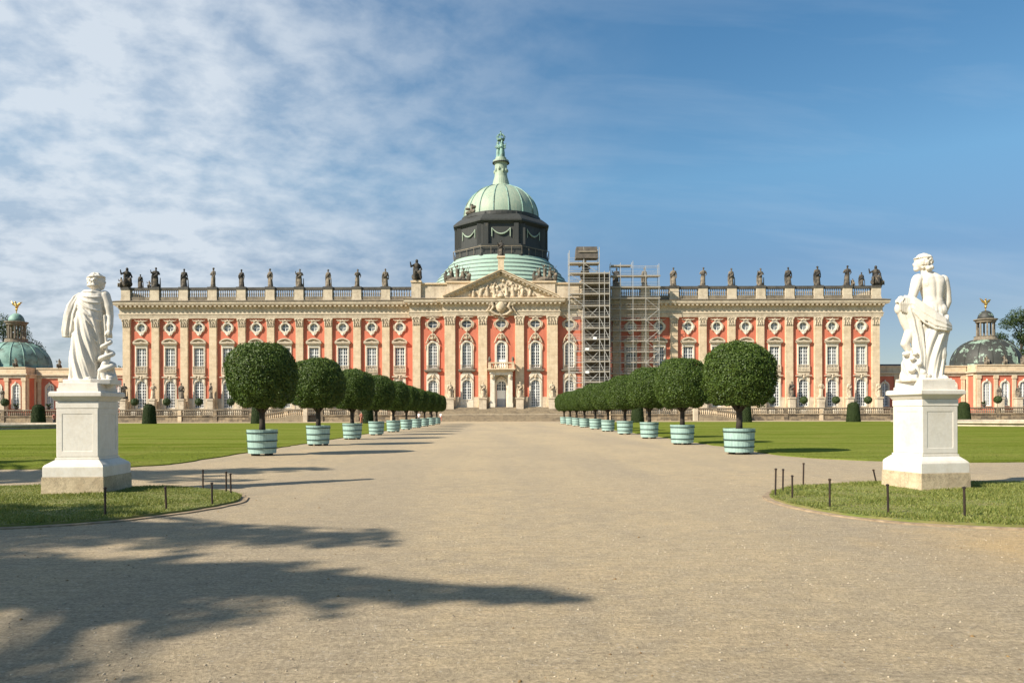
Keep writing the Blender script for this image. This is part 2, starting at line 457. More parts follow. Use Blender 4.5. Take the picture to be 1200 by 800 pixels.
def arc(cx, cy, r, a0, a1, n=14):
    return [(cx+r*math.cos(math.radians(a0+(a1-a0)*i/n)), cy+r*math.sin(math.radians(a0+(a1-a0)*i/n))) for i in range(n+1)]
left_lawn = arc(-13.2, 24.8, 2.6, 0, -90) + [(-118, 22.2), (-118, 127)] + [(-10.6, 127)]
right_lawn = [(118, 24.0)] + [(15.2, 24.0)] + arc(15.2, 28.6, 4.6, -90, -180)[1:] + [(10.6,127), (118,127)]
def wobble(poly, step=.7, amp=.07):
    out = []
    for i in range(len(poly)):
        p = Vector(poly[i]); q = Vector(poly[(i+1)%len(poly)]); L = (q-p).length; k = max(1, min(int(L/step), 150))
        for j in range(k): 
            t = p.lerp(q, j/k); out.append((t.x+random.gauss(0,amp), t.y+random.gauss(0,amp)))
    return out
LL = wobble(left_lawn, .8, .05); RL = wobble(right_lawn, .8, .05)
struct(MB().vprism(LL, -.01, .035).build('left_lawn', 'lawn', fix=True))
struct(MB().vprism(RL, -.01, .035).build('right_lawn', 'lawn', fix=True))

isl_l = [(-40,10.2),(-11,10.25),(-8.6,10.4),(-7.2,10.7),(-6.2,11.15),(-5.6,11.8),(-5.1,12.6),(-4.85,13.5),(-4.95,14.3),(-5.4,15.15),(-6.1,15.8),(-7.2,16.25),(-9,16.5),(-12,16.7),(-40,16.8)]
isl_r = [(40,17.1),(12,17.05),(9.2,17.0),(7.6,16.6),(6.5,16.1),(5.6,15.2),(5.15,14.3),(5.05,13.4),(5.15,12.4),(5.5,11.5),(6.1,10.85),(7.3,10.4),(9,10.15),(12,10.0),(40,9.9)]
def smooth_poly(p, it=2):
    for _ in range(it):
        q = []
        for i in range(len(p)):
            a = p[i]; b = p[(i+1)%len(p)]
            q += [(a[0]*.75+b[0]*.25, a[1]*.75+b[1]*.25), (a[0]*.25+b[0]*.75, a[1]*.25+b[1]*.75)]
        p = q
    return p
def inside(poly, P):
    x = P[:,0]; y = P[:,1]; c = np.zeros(len(P), bool); n = len(poly)
    for i in range(n):
        x1,y1 = poly[i]; x2,y2 = poly[(i+1)%n]
        if y1 == y2: continue
        m = ((y1 > y) != (y2 > y)) & (x < (x2-x1)*(y-y1)/(y2-y1)+x1); c ^= m
    return c
def offset_poly(p, d):
    cx = sum(a for a,_ in p)/len(p); out = []
    n = len(p)
    area = sum(p[i][0]*p[(i+1)%n][1]-p[(i+1)%n][0]*p[i][1] for i in range(n))
    s = 1 if area > 0 else -1
    for i in range(n):
        a = Vector(p[i-1]); b = Vector(p[(i+1)%n]); t = (b-a).normalized()
        out.append((p[i][0]+t.y*s*d, p[i][1]-t.x*s*d))
    return out
def blades(name, poly, n, zone, h, label, z=0.03, rad=None, lean=.5, mt='blade'):
    x0,x1,y0,y1 = zone
    P = np.column_stack([RNG.uniform(x0,x1,n*3), RNG.uniform(y0,y1,n*3)])
    P = P[inside(poly, P)][:n]; n = len(P)
    if rad is not None: P = P[rad(P)]; n = len(P)
    patch = .6+.55*np.sin(P[:,0]*2.1+1.3*np.sin(P[:,1]*1.7))*np.sin(P[:,1]*2.6+P[:,0]*.7) ; patch = np.clip(patch, .35, 1.2)
    H = h*RNG.uniform(.5,1.3,n)*patch
    ang = RNG.uniform(0,2*PI,n); w = .012
    d = np.column_stack([np.cos(ang), np.sin(ang)])*w
    ln = RNG.normal(size=(n,2))*(H*lean)[:,None]
    V = np.empty((n,3,3)); V[:,0,:2] = P-d; V[:,1,:2] = P+d; V[:,2,:2] = P+ln; V[:,0,2] = z; V[:,1,2] = z; V[:,2,2] = z+H
    me = bpy.data.meshes.new(name); me.vertices.add(3*n); me.vertices.foreach_set('co', V.ravel())
    me.loops.add(3*n); me.loops.foreach_set('vertex_index', np.arange(3*n)); me.polygons.add(n); me.polygons.foreach_set('loop_start', np.arange(0,3*n,3))
    me.update(calc_edges=True); me.materials.append(M[mt])
    o = bpy.data.objects.new(name, me); C.objects.link(o); return tag(o, label, 'grass', kind='stuff')
for nm, isl, zone, sd in (('left_turf', isl_l, (-14,-4.5,10,17), 'left'), ('right_turf', isl_r, (4.8,15,9.8,17.2), 'right')):
    p = smooth_poly(isl, 2); pw = [(x+random.gauss(0,.015), y+random.gauss(0,.015)) for x,y in p]
    o = MB().vprism(offset_poly(pw, .13), -.01, .022).build('turf_edging', 'edging', fix=True); struct(o)
    o = MB().vprism(pw, -.01, .055).build(nm, 'turf', fix=True); struct(o)
    blades('rough_grass', pw, 80000, zone, .058, 'tufty grass round the %s statue pedestal' % sd, z=.05)
fade = lambda P: RNG.random(len(P)) < np.clip((46-P[:,1])/24, 0, 1)**2
blades('lawn_grass', LL, 60000, (-30,-10,21.8,46), .035, 'short mown grass on the near left lawn', z=.03, rad=fade, mt='lawnblade')
blades('lawn_grass', RL, 60000, (10,32,23.5,46), .035, 'short mown grass on the near right lawn', z=.03, rad=fade, mt='lawnblade')

def pebbles(name, n, x0, x1, y0, y1, s0, s1, mat, label, seed):
    r = np.random.default_rng(seed)
    X_ = r.uniform(x0,x1,n); Y_ = y0+(y1-y0)*r.random(n)**1.4; P = np.column_stack([X_,Y_])
    P = P[~inside(offset_poly(isl_l,.2),P)]; P = P[~inside(offset_poly(isl_r,.2),P)]; n = len(P)
    base = np.array([(1,0,0),(0,1,0),(-1,0,0),(0,-1,0),(0,0,1),(0,0,-.4)],float); fc = [(0,1,4),(1,2,4),(2,3,4),(3,0,4),(1,0,5),(2,1,5),(3,2,5),(0,3,5)]
    sz = s0+(s1-s0)*r.random(n)**3; an = r.uniform(0,6.28,n); ca, sa = np.cos(an), np.sin(an)
    V = np.empty((n,6,3)); B = base[None]*(r.uniform(.6,1.3,(n,6,1)))
    V[:,:,0] = (B[:,:,0]*ca[:,None]-B[:,:,1]*sa[:,None]*.7)*sz[:,None]+P[:,0:1]; V[:,:,1] = (B[:,:,0]*sa[:,None]+B[:,:,1]*ca[:,None]*.7)*sz[:,None]+P[:,1:2]; V[:,:,2] = B[:,:,2]*sz[:,None]*.6+.001
    me = bpy.data.meshes.new(name); me.vertices.add(6*n); me.vertices.foreach_set('co', V.ravel())
    F_ = (np.array(fc)[None]+np.arange(n)[:,None,None]*6).ravel(); me.loops.add(len(F_)); me.loops.foreach_set('vertex_index', F_); me.polygons.add(len(F_)//3); me.polygons.foreach_set('loop_start', np.arange(0,len(F_),3))
    me.update(calc_edges=True); me.materials.append(M[mat]); o = bpy.data.objects.new(name, me); C.objects.link(o); return tag(o, label, 'gravel', kind='stuff')
M['pebble'] = leaf_mat('pebble_stone', (.24,.19,.13), (.58,.49,.35), 0.0, .9)
M['litter'] = leaf_mat('dry_leaf_litter', (.16,.09,.035), (.33,.22,.09), 0.0, .9)
pebbles('loose_pebbles', 26000, -12, 12, 3.2, 22, .005, .017, 'pebble', 'loose small stones scattered over the near gravel', 3)
pebbles('leaf_litter', 260, -9, 9, 3.5, 15, .012, .028, 'litter', 'few dry leaf scraps lying on the gravel', 5)

# fountain basins in the lawns
for sx, sd in ((-1,'left'), (1,'right')):
    cx, cy = sx*62.5, (84.0 if sx < 0 else 90.5)
    t = thing('fountain_basin', 'low round stone fountain basin set in the %s lawn' % sd, 'fountain basin', (cx,cy,.03), group='stone fountain basins in the lawns')
    r = MB(); prof = [(13,0),(13,.30),(13.25,.33),(13.25,.50),(12.4,.50),(12.4,0)]
    r.lathe(prof, 72, (cx,cy,.03), cap=False); r.build('rim', 'sand_pale', t)
    MB().lathe([(12.42,0),(12.42,.30)], 60, (cx,cy,.035)).build('water', 'water', t)

# ------------------------------------------------------------------ palace
OX = .18
palace = thing('palace', 'long salmon pink baroque palace with a green central dome behind the forecourt', 'palace', (OX,155,1.35))
YW = 155.0; YR = 152.6; YC = 151.9
S = YW/F
ZR, ZRB, ZBB, ZCT, ZCO, ZDE, ZFR, ZFI, ZAR, ZCAP, ZFL = 27.95, 27.4, 25.9, 25.2, 24.55, 23.75, 22.6, 22.2, 21.45, 19.57, 2.8
PX = [149.4+33.7*k for k in range(10)]
PXL = [(p-587.5)*S for p in PX]               # left wing pilaster x (relative to axis)
BAYL = [(PX[k]+PX[k+1])/2 for k in range(9)] + [(PX[9]+485.0)/2]
BXL = [(p-587.5)*S for p in BAYL]
XE = (144.0-587.5)*S                            # wing end
SR = YR/F
XR = (483.0-587.5)*SR                            # risalit end
XC = 66.0*YC/F

def arch_pts(hw, z0, z1, n=10):
    r = hw; zs = z1 - r
    return [(-hw,z0)] + [(-r*math.cos(PI*i/n), zs+r*math.sin(PI*i/n)) for i in range(n+1)] + [(hw,z0)]
def arch_rect(hw, z0, z1, ihw, iz1, n=10):
    zs = iz1-ihw; out = [(-hw,z0)]
    for i in range(n+1):
        a = PI*i/n; c, s_ = -math.cos(a), math.sin(a)
        k = min(hw/max(abs(c),1e-6), (z1-zs)/max(s_,1e-6)); out.append((c*k, zs+s_*k))
    return out + [(hw,z0)]
def ellipse(rx, rz, n=24, cz=0): return [(rx*math.cos(2*PI*i/n), cz+rz*math.sin(2*PI*i/n)) for i in range(n)]

def muntins(hw, z0, z1, y, nx, nz, arched=True, w=.068):
    b = MB()
    b.box(-hw,hw,y-.05,y+.03,z0,z0+.12)
    b.box(-.09,.09,y-.07,y+.03,z0,z1-.04)
    for i in range(1, nx):
        x = -hw+2*hw*i/nx
        if abs(x) < .05: continue
        top = z1 if not arched else (z1-hw)+math.sqrt(max(hw*hw-x*x,0))
        b.box(x-w/2,x+w/2,y-.04,y+.02,z0,top-.02)
    for j in range(1, nz):
        z = z0+(z1-z0)*j/nz
        hwz = hw if (not arched or z < z1-hw) else math.sqrt(max(hw*hw-(z-(z1-hw))**2,0))
        ww = w if j != nz*2//3 else .13
        b.box(-hwz,hwz,y-.045,y+.02,z-ww/2,z+ww/2)
    if arched: b.plate(arch_pts(hw+.01, z0, z1), arch_pts(hw-.09, z0+.05, z1-.09), y-.06, y+.02)
    else: b.plate([(-hw,z0),(-hw,z1),(hw,z1),(hw,z0)], [(-hw+.09,z0+.05),(-hw+.09,z1-.09),(hw-.09,z1-.09),(hw-.09,z0+.05)], y-.06, y+.02)
    return b

protos = {}
def proto(name, parts):
    """parts: list of (name, MB, mat, children)"""
    nm, mb, mat, ch = parts
    o = mb.build(nm, mat)
    for c in ch: 
        co = c[1].build(c[0], c[2]); co.parent = o
    protos[name] = [o, False]
def place(name, parent, x, y, z=0.0):
    """x relative to the axis; z world; y world"""
    p = protos[name]
    o = p[0] if not p[1] else ctree(p[0])
    p[1] = True; o.parent = parent
    w = wloc(parent); o.location = (x+OX-w.x, y-w.y, z-w.z); return o

# protos are modelled with wall face at y=0, z world heights
def oculus(rx, rz, frx, frz, wing):
    cz = 19.5 if wing else 19.8
    b = MB(); b.plate(ellipse(frx,frz,24,cz), ellipse(rx,rz,24,cz), -.22, .5)
    b.plate(ellipse(frx*.93,frz*.93,24,cz), ellipse(rx*1.12,rz*1.12,24,cz), -.30, -.2)
    # pendent cartouche tail
    b.prism([(-frx*.55,cz-frz*.86),(frx*.55,cz-frz*.86),(frx*.22,cz-frz*1.30),(0,cz-frz*1.5),(-frx*.22,cz-frz*1.30)], -.26, .1)
    b.ell((0,-.26,cz-frz*1.22),(.22,.14,.26),8,6)
    sh = MB()
    for i in range(7):
        a = PI*(i+.5)/7; sh.ell((-math.cos(a)*.42,-.32,cz+frz*.98+math.sin(a)*.30),(.13,.16,.26),6,5,Matrix.Rotation(-(a-PI/2),3,'Y'))
    for sx in (-1,1):
        sh.tube([(sx*.35,-.28,cz+frz*1.28),(sx*frx*.8,-.26,cz+frz*1.22),(sx*frx*1.18,-.22,cz+frz*1.38)],[.13,.11,.05],6)
        sh.tube([(sx*frx*.98,-.22,cz+frz*.5),(sx*frx*1.08,-.24,cz),(sx*frx*.9,-.22,cz-frz*.7)],[.06,.10,.05],6)
    pane = MB(); pane.prism(ellipse(rx+.03,rz+.03,20,cz), .22, .26)
    mu = MB(); mu.box(-.05,.05,.14,.2,cz-rz,cz+rz); mu.box(-rx,rx,.14,.2,cz-.045,cz+.045)
    return ('oculus_window', b, 'cream' if wing else 'sand_pale', [('pane',pane,'glass_pale' if wing else 'glass_dark',[]),('muntin',mu,'white',[]),('shell_ornament',sh,'sand_pale',[])])
proto('oc_w', oculus(.80,.80,1.17,1.17,True))
proto('oc_r', oculus(.98,.74,1.36,1.12,False))
# wing upper window
def upper_w():
    hw,z0,z1 = .98,10.95,15.3
    b = MB(); b.plate([(-1.32,9.6),(-1.32,16.0),(1.32,16.0),(1.32,9.6)], [(-hw,z0),(-hw,z1),(hw,z1),(hw,z0)], -.16, .5)
    b.plate([(-1.2,10.6),(-1.2,15.6),(1.2,15.6),(1.2,10.6)], [(-hw-.06,z0),(-hw-.06,z1+.06),(hw+.06,z1+.06),(hw+.06,z0)], -.22, -.1)
    sill = MB(); sill.box(-1.32,1.32,-.42,0,10.05,10.2); sill.box(-1.25,1.25,-.38,-.1,11.35,11.5)
    for k in range(8): x = -1.1+k*2.2/7; sill.box(x-.06,x+.06,-.3,-.2,10.2,11.35)
    for x in (-1.18,1.18): sill.box(x-.1,x+.1,-.36,-.1,10.2,11.35)
    sill.box(-1.2,1.2,-.24,-.1,9.55,10.05)
    p = MB(); p.box(-1.5,1.5,-.52,-.002,15.98,16.2); p.box(-1.62,1.62,-.66,-.002,16.2,16.36)
    n = 12; R = 2.05; a = math.asin(1.62/R); zc = 16.3-R*math.cos(a)
    out = [(R*math.sin(-a+2*a*i/n), zc+R*math.cos(-a+2*a*i/n)+.22) for i in range(n+1)]
    inn = [((R-.18)*math.sin(-a+2*a*i/n), zc+(R-.18)*math.cos(-a+2*a*i/n)+.14) for i in range(n+1)]
    p.plate(out, inn, -.66, -.05)
    p.prism(inn, -.2, -.02)
    p.ell((0,-.3,16.62),(.45,.15,.2),8,6); p.ell((-.6,-.26,16.5),(.3,.1,.1),8,6); p.ell((.6,-.26,16.5),(.3,.1,.1),8,6)
    pane = MB(); pane.box(-hw-.02,hw+.02,.24,.28,z0-.02,z1+.02)
    return ('upper_window', b, 'cream', [('pane',pane,'glass_pale',[]),('sash',muntins(hw,z0,z1,.16,4,6,False),'white',[]),('balcony_rail',sill,'sand_pale',[]),('pediment',p,'sand_pale',[])])
proto('up_w', upper_w())
def lower_w():
    hw,z0,z1 = .95,2.85,8.5
    b = MB(); b.plate(arch_rect(1.33,2.7,9.06,hw,z1), arch_pts(hw,z0,z1), -.16, .5)
    b.plate(arch_pts(1.13,2.8,8.7), arch_pts(hw+.05,z0,z1+.05), -.22, -.1)
    p = MB(); 
    for sx in (-1,1):
        p.prism([(sx*1.62,9.12),(sx*.5,9.12),(sx*.35,9.5),(sx*.75,9.62),(sx*1.3,9.34),(sx*1.62,9.3)], -.55, -.002)
        p.tube([(sx*1.15,-.22,9.0),(sx*1.22,-.24,8.2),(sx*1.18,-.2,7.5)],[.12,.09,.03],6)
    p.ell((0,-.32,9.0),(.26,.25,.36),10,8); p.ell((0,-.3,9.42),(.34,.2,.16),8,6); p.ell((-.4,-.25,9.1),(.22,.12,.14),6,5); p.ell((.4,-.25,9.1),(.22,.12,.14),6,5)
    pane = MB(); pane.prism(arch_pts(hw+.02,z0,z1+.02), .24, .28)
    return ('lower_window', b, 'cream', [('pane',pane,'glass_dark',[]),('sash',muntins(hw,z0,z1,.16,4,9),'white',[]),('keystone_head',p,'sand_pale',[])])
proto('lo_w', lower_w())
def upper_r():
    hw,z0,z1 = .90,10.9,16.1
    b = MB(); b.plate(arch_pts(1.34,10.5,16.5), arch_pts(hw,z0,z1), -.2, .5)
    b.plate(arch_pts(1.10,10.5,16.3), arch_pts(hw+.05,z0,z1+.05), -.28, -.1)
    led = MB(); led.box(-1.75,1.75,-.62,-.002,10.22,10.5); led.box(-1.6,1.6,-.48,-.002,10.0,10.22); led.box(-1.3,1.3,-.5,-.42,11.3,11.4)
    for k in range(15): x = -1.26+k*2.52/14; led.box(x-.025,x+.025,-.48,-.44,10.5,11.3)
    c = MB()
    for sx in (-1,1):
        c.tube([(sx*.15,-.3,17.9),(sx*.55,-.34,17.5),(sx*.95,-.3,16.9),(sx*1.25,-.26,16.1),(sx*1.45,-.24,15.9)],[.12,.17,.16,.14,.08],7)
        c.ell((sx*.42,-.36,17.0),(.22,.18,.34),8,6); c.ell((sx*.95,-.3,16.5),(.2,.16,.24),7,5)
        c.tube([(sx*1.38,-.24,15.7),(sx*1.42,-.24,15.0),(sx*1.36,-.22,14.4)],[.06,.09,.03],6)
    c.ell((0,-.42,16.95),(.30,.28,.42),10,8); c.ell((0,-.36,17.6),(.34,.22,.26),8,6); c.ell((0,-.3,18.0),(.16,.14,.2),6,5)
    pane = MB(); pane.prism(arch_pts(hw+.02,z0,z1+.02), .26, .3)
    return ('upper_window', b, 'cream', [('pane',pane,'glass_dark',[]),('sash',muntins(hw,z0,z1,.18,4,8),'white',[]),('ledge',led,'sand_dark',[]),('cartouche',c,'stat_light',[])])
proto('up_r', upper_r())
def lower_r(z0, name):
    hw,z1 = .92,8.4
    b = MB(); b.plate(arch_rect(1.34,2.75,9.95,hw,z1), arch_pts(hw,z0,z1), -.2, .5)
    b.plate(arch_pts(1.10,z0,8.62), arch_pts(hw+.05,z0+.01,z1+.05), -.27, -.1)
    c = MB()
    c.ell((0,-.34,9.0),(.26,.24,.36),8,6)
    for sx in (-1,1):
        c.tube([(sx*.2,-.3,9.5),(sx*.5,-.3,9.1),(sx*.9,-.28,8.75),(sx*1.2,-.26,8.3)],[.09,.14,.12,.06],6)
    c.ell((.25,-.34,9.45),(.18,.16,.22),7,5)
    pane = MB(); pane.prism(arch_pts(hw+.02,z0,z1+.02), .26, .3)
    ch = [('pane',pane,'glass_dark',[]),('sash',muntins(hw,z0,z1,.18,4,7 if z0>3.5 else 10),'white',[]),('head_ornament',c,'stat_light',[])]
    return (name, b, 'cream', ch)
proto('lo_r', lower_r(4.4,'lower_window')); proto('lo_r2', lower_r(2.9,'lower_window'))

# walls with openings
def wall_grid(mb, x0, x1, z0, z1, y0, y1, holes):
    xs = sorted({x0,x1}|{h[0] for h in holes}|{h[1] for h in holes})
    for a, b_ in zip(xs[:-1], xs[1:]):
        if b_-a < 1e-6: continue
        mid = (a+b_)/2; hs = sorted([(h[2],h[3]) for h in holes if h[0] < mid < h[1]]); z = z0
        for q0, q1 in hs:
            if q0 > z: mb.box(a,b_,y0,y1,z,q0)
            z = max(z, q1)
        if z < z1: mb.box(a,b_,y0,y1,z,z1)
holes_w = lambda x: [(x-.8,x+.8,18.7,20.3),(x-.98,x+.98,10.95,15.3),(x-.95,x+.95,2.85,8.5)]
def holes_r(x, z0): return [(x-.95,x+.95,19.06,20.54),(x-.9,x+.9,10.9,16.1),(x-.92,x+.92,z0,8.4)]
BR = [(-2)*40*SR, -40*SR, 0, 40*SR, 80*SR]
for side, sg in (('left',-1),('right',1)):
    b = MB(); hs = []
    for x in BXL: hs += holes_w(x if sg<0 else -x)
    xa, xb = sorted((sg*-XE, sg*-XR))
    wall_grid(b, xa+OX, xb+OX, 1.35, ZAR+.02, YW, YW+.8, [(h[0]+OX,h[1]+OX,h[2],h[3]) for h in hs])
    # end wall and back of the wing
    xe = sg*-XE+OX
    b.box(min(xe,xe-sg*.8), max(xe,xe-sg*.8), YW+.8, YW+26, 1.35, ZAR)
    b.build('wall', 'pink', palace)
b = MB(); hs = []
for i, x in enumerate(BR[:1]+BR[4:]): hs += [(a+OX,c+OX,d,e) for a,c,d,e in holes_r(x, 4.4)]
wall_grid(b, XR+OX, -XC+OX, 1.35, ZAR+.02, YR, YR+.8, [h for h in hs if h[1] < 0])
wall_grid(b, XC+OX, -XR+OX, 1.35, ZAR+.02, YR, YR+.8, [h for h in hs if h[0] > 0])
hs = [(a+OX,c+OX,d,e) for x,z0 in ((BR[1],4.4),(0,2.85),(BR[3],2.9)) for a,c,d,e in holes_r(x, z0)]
wall_grid(b, -XC+OX, XC+OX, 1.35, ZAR+.02, YC, YC+.8, hs)
for s_ in (-1,1):
    x = s_*-XR+OX; b.box(min(x,x-s_*.8), max(x,x-s_*.8), YR+.8, YW+26, 1.35, ZAR)
    x = s_*XC+OX; b.box(min(x,x-s_*.8), max(x,x-s_*.8), YC+.8, YR+.79, 1.35, ZAR)
b.build('wall', 'pink', palace)
b = MB(); b.box(XE+.9+OX,-XE-.9+OX,YW+25,YW+25.8,1.35,25); b.build('rear_wall','pink',palace)
b = MB(); b.box(XE+.3+OX,-XE-.3+OX,YW+1.2,YW+25.9,25.0,25.18); b.box(XR+.5+OX,-XR-.5+OX,YR+1.6,YW+26,25.18,27.6); b.build('roof','lead',palace)

# plinth
b = MB()
for sg in (-1,1):
    xa, xb = sorted((sg*-XE, sg*-XR))
    xs = [x if sg<0 else -x for x in BXL]; edges = sorted([xa]+[x-1.34 for x in xs]+[x+1.34 for x in xs]+[xb])
    for i in range(0, len(edges)-1, 2): 
        b.box(edges[i]+OX, edges[i+1]+OX, YW-.14, YW+.1, 1.35, 4.75)
    b.box(xa+OX-.1, xb+OX+.1 if sg<0 else xb+OX+.1, YW-.2, YW+.1, 1.35, 2.78)
b.box(XR+OX-.1, -XR+OX+.1, YR-.2, YR+.1, 1.35, 2.78); b.box(-XC+OX-.1, XC+OX+.1, YC-.2, YC+.1, 1.35, 2.78)
er = sorted([XR,-XR]+[x-1.36 for x in BR]+[x+1.36 for x in BR])
for i in range(0, len(er)-1, 2):
    a, c = er[i], er[i+1]
    for u, w_, y in ((max(a,-1e9),min(c,-XC),YR),(max(a,-XC),min(c,XC),YC),(max(a,XC),c,YR)):
        if w_-u > .05: b.box(u+OX, w_+OX, y-.14, y+.1, 2.78, 4.9)
b.build('plinth', 'sand_pale', palace)

# pilasters
def pilaster_mb(w):
    s_ = MB(); h = w/2
    s_.box(-h,h,-.46,0,3.6,ZCAP); s_.box(-h-.14,h+.14,-.58,0,1.4,3.15); s_.box(-h-.08,h+.08,-.53,0,3.15,3.38); s_.box(-h-.04,h+.04,-.5,0,3.38,3.6)
    s_.box(-h-.06,-h,-.2,0,2.8,ZAR); s_.box(h,h+.06,-.2,0,2.8,ZAR)
    c = MB(); c.frustum((-h,h,-.46,0,ZCAP+.1), (-h-.1,h+.1,-.62,0,ZAR-.25)); c.box(-h-.04,h+.04,-.5,0,ZCAP,ZCAP+.12)
    n = max(4, int(w/.42))
    for row, (z, k) in enumerate(((ZCAP+.42, n), (ZCAP+.9, n-1))):
        for i in range(k):
            x = -h+.15+(w-.3)*(i+(.0 if k==n else .0))/(max(k-1,1)); c.ell((x,-.58-.04*row,z),(.15,.13,.30),6,5); c.ell((x,-.68-.05*row,z+.24),(.11,.10,.09),6,4)
    for sx in (-1,1):
        c.ell((sx*(h-.02),-.62,ZAR-.42),(.22,.2,.22),8,6); c.ell((sx*h*.3,-.6,ZAR-.45),(.14,.12,.18),6,5)
    c.box(-h-.2,h+.2,-.72,0,ZAR-.25,ZAR-.02); c.ell((0,-.68,ZAR-.2),(.16,.14,.18),6,5)
    return s_, c
def pil_proto(key, w):
    a, c = pilaster_mb(w); proto(key, ('pilaster', a, 'sand', [('capital', c, 'sand_pale', [])]))
pil_proto('p_w', 1.52); pil_proto('p_c', 1.72); pil_proto('p_d', 2.1)
for sg in (-1,1):
    for x in PXL: place('p_w', palace, x if sg<0 else -x, YW)
    place('p_w', palace, sg*(99*SR), YR)
    place('p_d', palace, sg*59.9*YC/F, YC); place('p_c', palace, sg*21.6*YC/F, YC)

# windows
for sg in (-1,1):
    for x in BXL:
        x = x if sg<0 else -x
        place('oc_w', palace, x, YW); place('up_w', palace, x, YW); place('lo_w', palace, x, YW)
for i, x in enumerate(BR):
    y = YR if i in (0,4) else YC
    place('oc_r', palace, x, y); 
    if i != 2: place('up_r', palace, x, y); place('lo_r2' if i == 3 else 'lo_r', palace, x, y)

# entablature
def entab(mb, mt, x0, x1, yf, ends=(1,1), deep=.6, dz=0.0):
    """boxes stacked from architrave to cornice; yf = wall face"""
    e0, e1 = ends
    def lay(m_, proj, z0, z1): m_.box(x0-proj*e0, x1+proj*e1, yf-proj, yf+deep, z0+dz, z1+dz)
    lay(mb, .48, ZAR, ZAR+.3); lay(mb, .54, ZAR+.3, ZFI); lay(mb, .66, ZFI, ZFI+.16)
    lay(mb, .44, ZFI+.16, ZDE-.35); lay(mb, .58, ZDE-.35, ZDE-.05)
    lay(mb, 1.40, ZDE+.38, ZDE+.62); lay(mb, 1.5, ZDE+.62, ZCO+.2)
    lay(mb, .74, ZDE-.05, ZDE+.38)
    x = x0-(.7*e0)
    while x < x1+.7*e1:
        mb.box(x, x+.42, yf-1.30, yf-.70, ZDE-.0, ZDE+.38); x += .92
    mt.frustum((x0-1.58*e0, x1+1.58*e1, yf-1.58, yf+deep, ZCO+.2), (x0-1.66*e0, x1+1.66*e1, yf-1.66, yf+deep, ZCO+.34))
    mt.frustum((x0-1.66*e0, x1+1.66*e1, yf-1.66, yf+deep, ZCO+.34), (x0-.5*e0, x1+.5*e1, yf-.5, yf+deep, ZCT+.02))
for sg in (-1,1):
    e = MB(); t = MB(); xa, xb = sorted((sg*-XE+OX, sg*-XR+OX))
    entab(e, t, xa, xb, YW, (1 if sg<0 else 0, 0 if sg<0 else 1))
    e.build('entablature', 'sand_pale', palace); t.build('cornice_top', 'sand_dark', palace)
for x0_, x1_, en in ((XR+OX, -XC+OX+.3, (1,0)), (XC+OX-.3, -XR+OX, (0,1))):
    e = MB(); t = MB(); entab(e, t, x0_, x1_, YR, en, 2.3, -.004)
    e.build('entablature', 'sand_pale', palace); t.build('cornice_top', 'sand_dark', palace)
e = MB(); t = MB(); entab(e, t, -XC+OX, XC+OX, YC, (1,1), 1.2); e.build('entablature', 'sand_pale', palace); t.build('cornice_top', 'sand', palace)
# end returns of the wing entablature
for sg in (-1,1):
    e = MB(); x = sg*-XE+OX
    e.box(min(x,x+sg*.5), max(x,x+sg*.5), YW+.6, YW+26, ZAR, ZDE); e.box(min(x,x+sg*1.28), max(x,x+sg*1.28), YW+.6, YW+26, ZDE, ZCO+.2); e.box(min(x-sg*.8,x+sg*.4), max(x-sg*.8,x+sg*.4), YW+.6, YW+26, ZCO+.2, ZR-.6)
    e.build('side_entablature', 'sand_pale', palace)

# roof balustrades
def baluster(mb, x, y, z0, z1, r=.16, n=7):
    h = z1-z0
    mb.lathe([(r*1.0,0),(r*1.0,.08*h),(r*.55,.12*h),(r*.9,.28*h),(r*1.1,.38*h),(r*.6,.62*h),(r*.42,.80*h),(r*.9,.90*h),(r*1.0,h)], n, (x,y,z0))
for sg in (-1,1):
    xs = [x if sg<0 else -x for x in PXL]; lim = sg*-XR
    pts = xs+[lim]
    for i in range(10):
        a, c = sorted((pts[i], pts[i+1])); a += .95 if True else 0; c -= .95
        if i == 9: 
            if sg<0: c += .95
            else: a -= .95
        m_ = MB(); k = 9
        for j in range(k):
            x = a+(c-a)*(j+.5)/k; baluster(m_, x+OX, YW-.25, ZBB, ZRB)
        m_.box(a+OX, c+OX, YW-.52, YW+.02, ZCT, ZBB)
        o = m_.build('balustrade', 'rail_stone', palace)
        MB().box(a+OX, c+OX, YW-.55, YW+.05, ZRB-.12, ZR-.08).build('rail', 'coping', o)
    for x in xs:
        m_ = MB(); m_.box(x-.93+OX, x+.93+OX, YW-.72, YW+.3, ZCT-.02, ZRB+.02); m_.box(x-1.0+OX,x+1.0+OX,YW-.8,YW+.36,ZCT-.04,ZCT+.4)
        o = m_.build('balustrade_pier', 'sand_pale', palace)
        MB().box(x-1.02+OX, x+1.02+OX, YW-.82, YW+.38, ZRB+.02, ZR).build('pier_cap', 'coping', o)

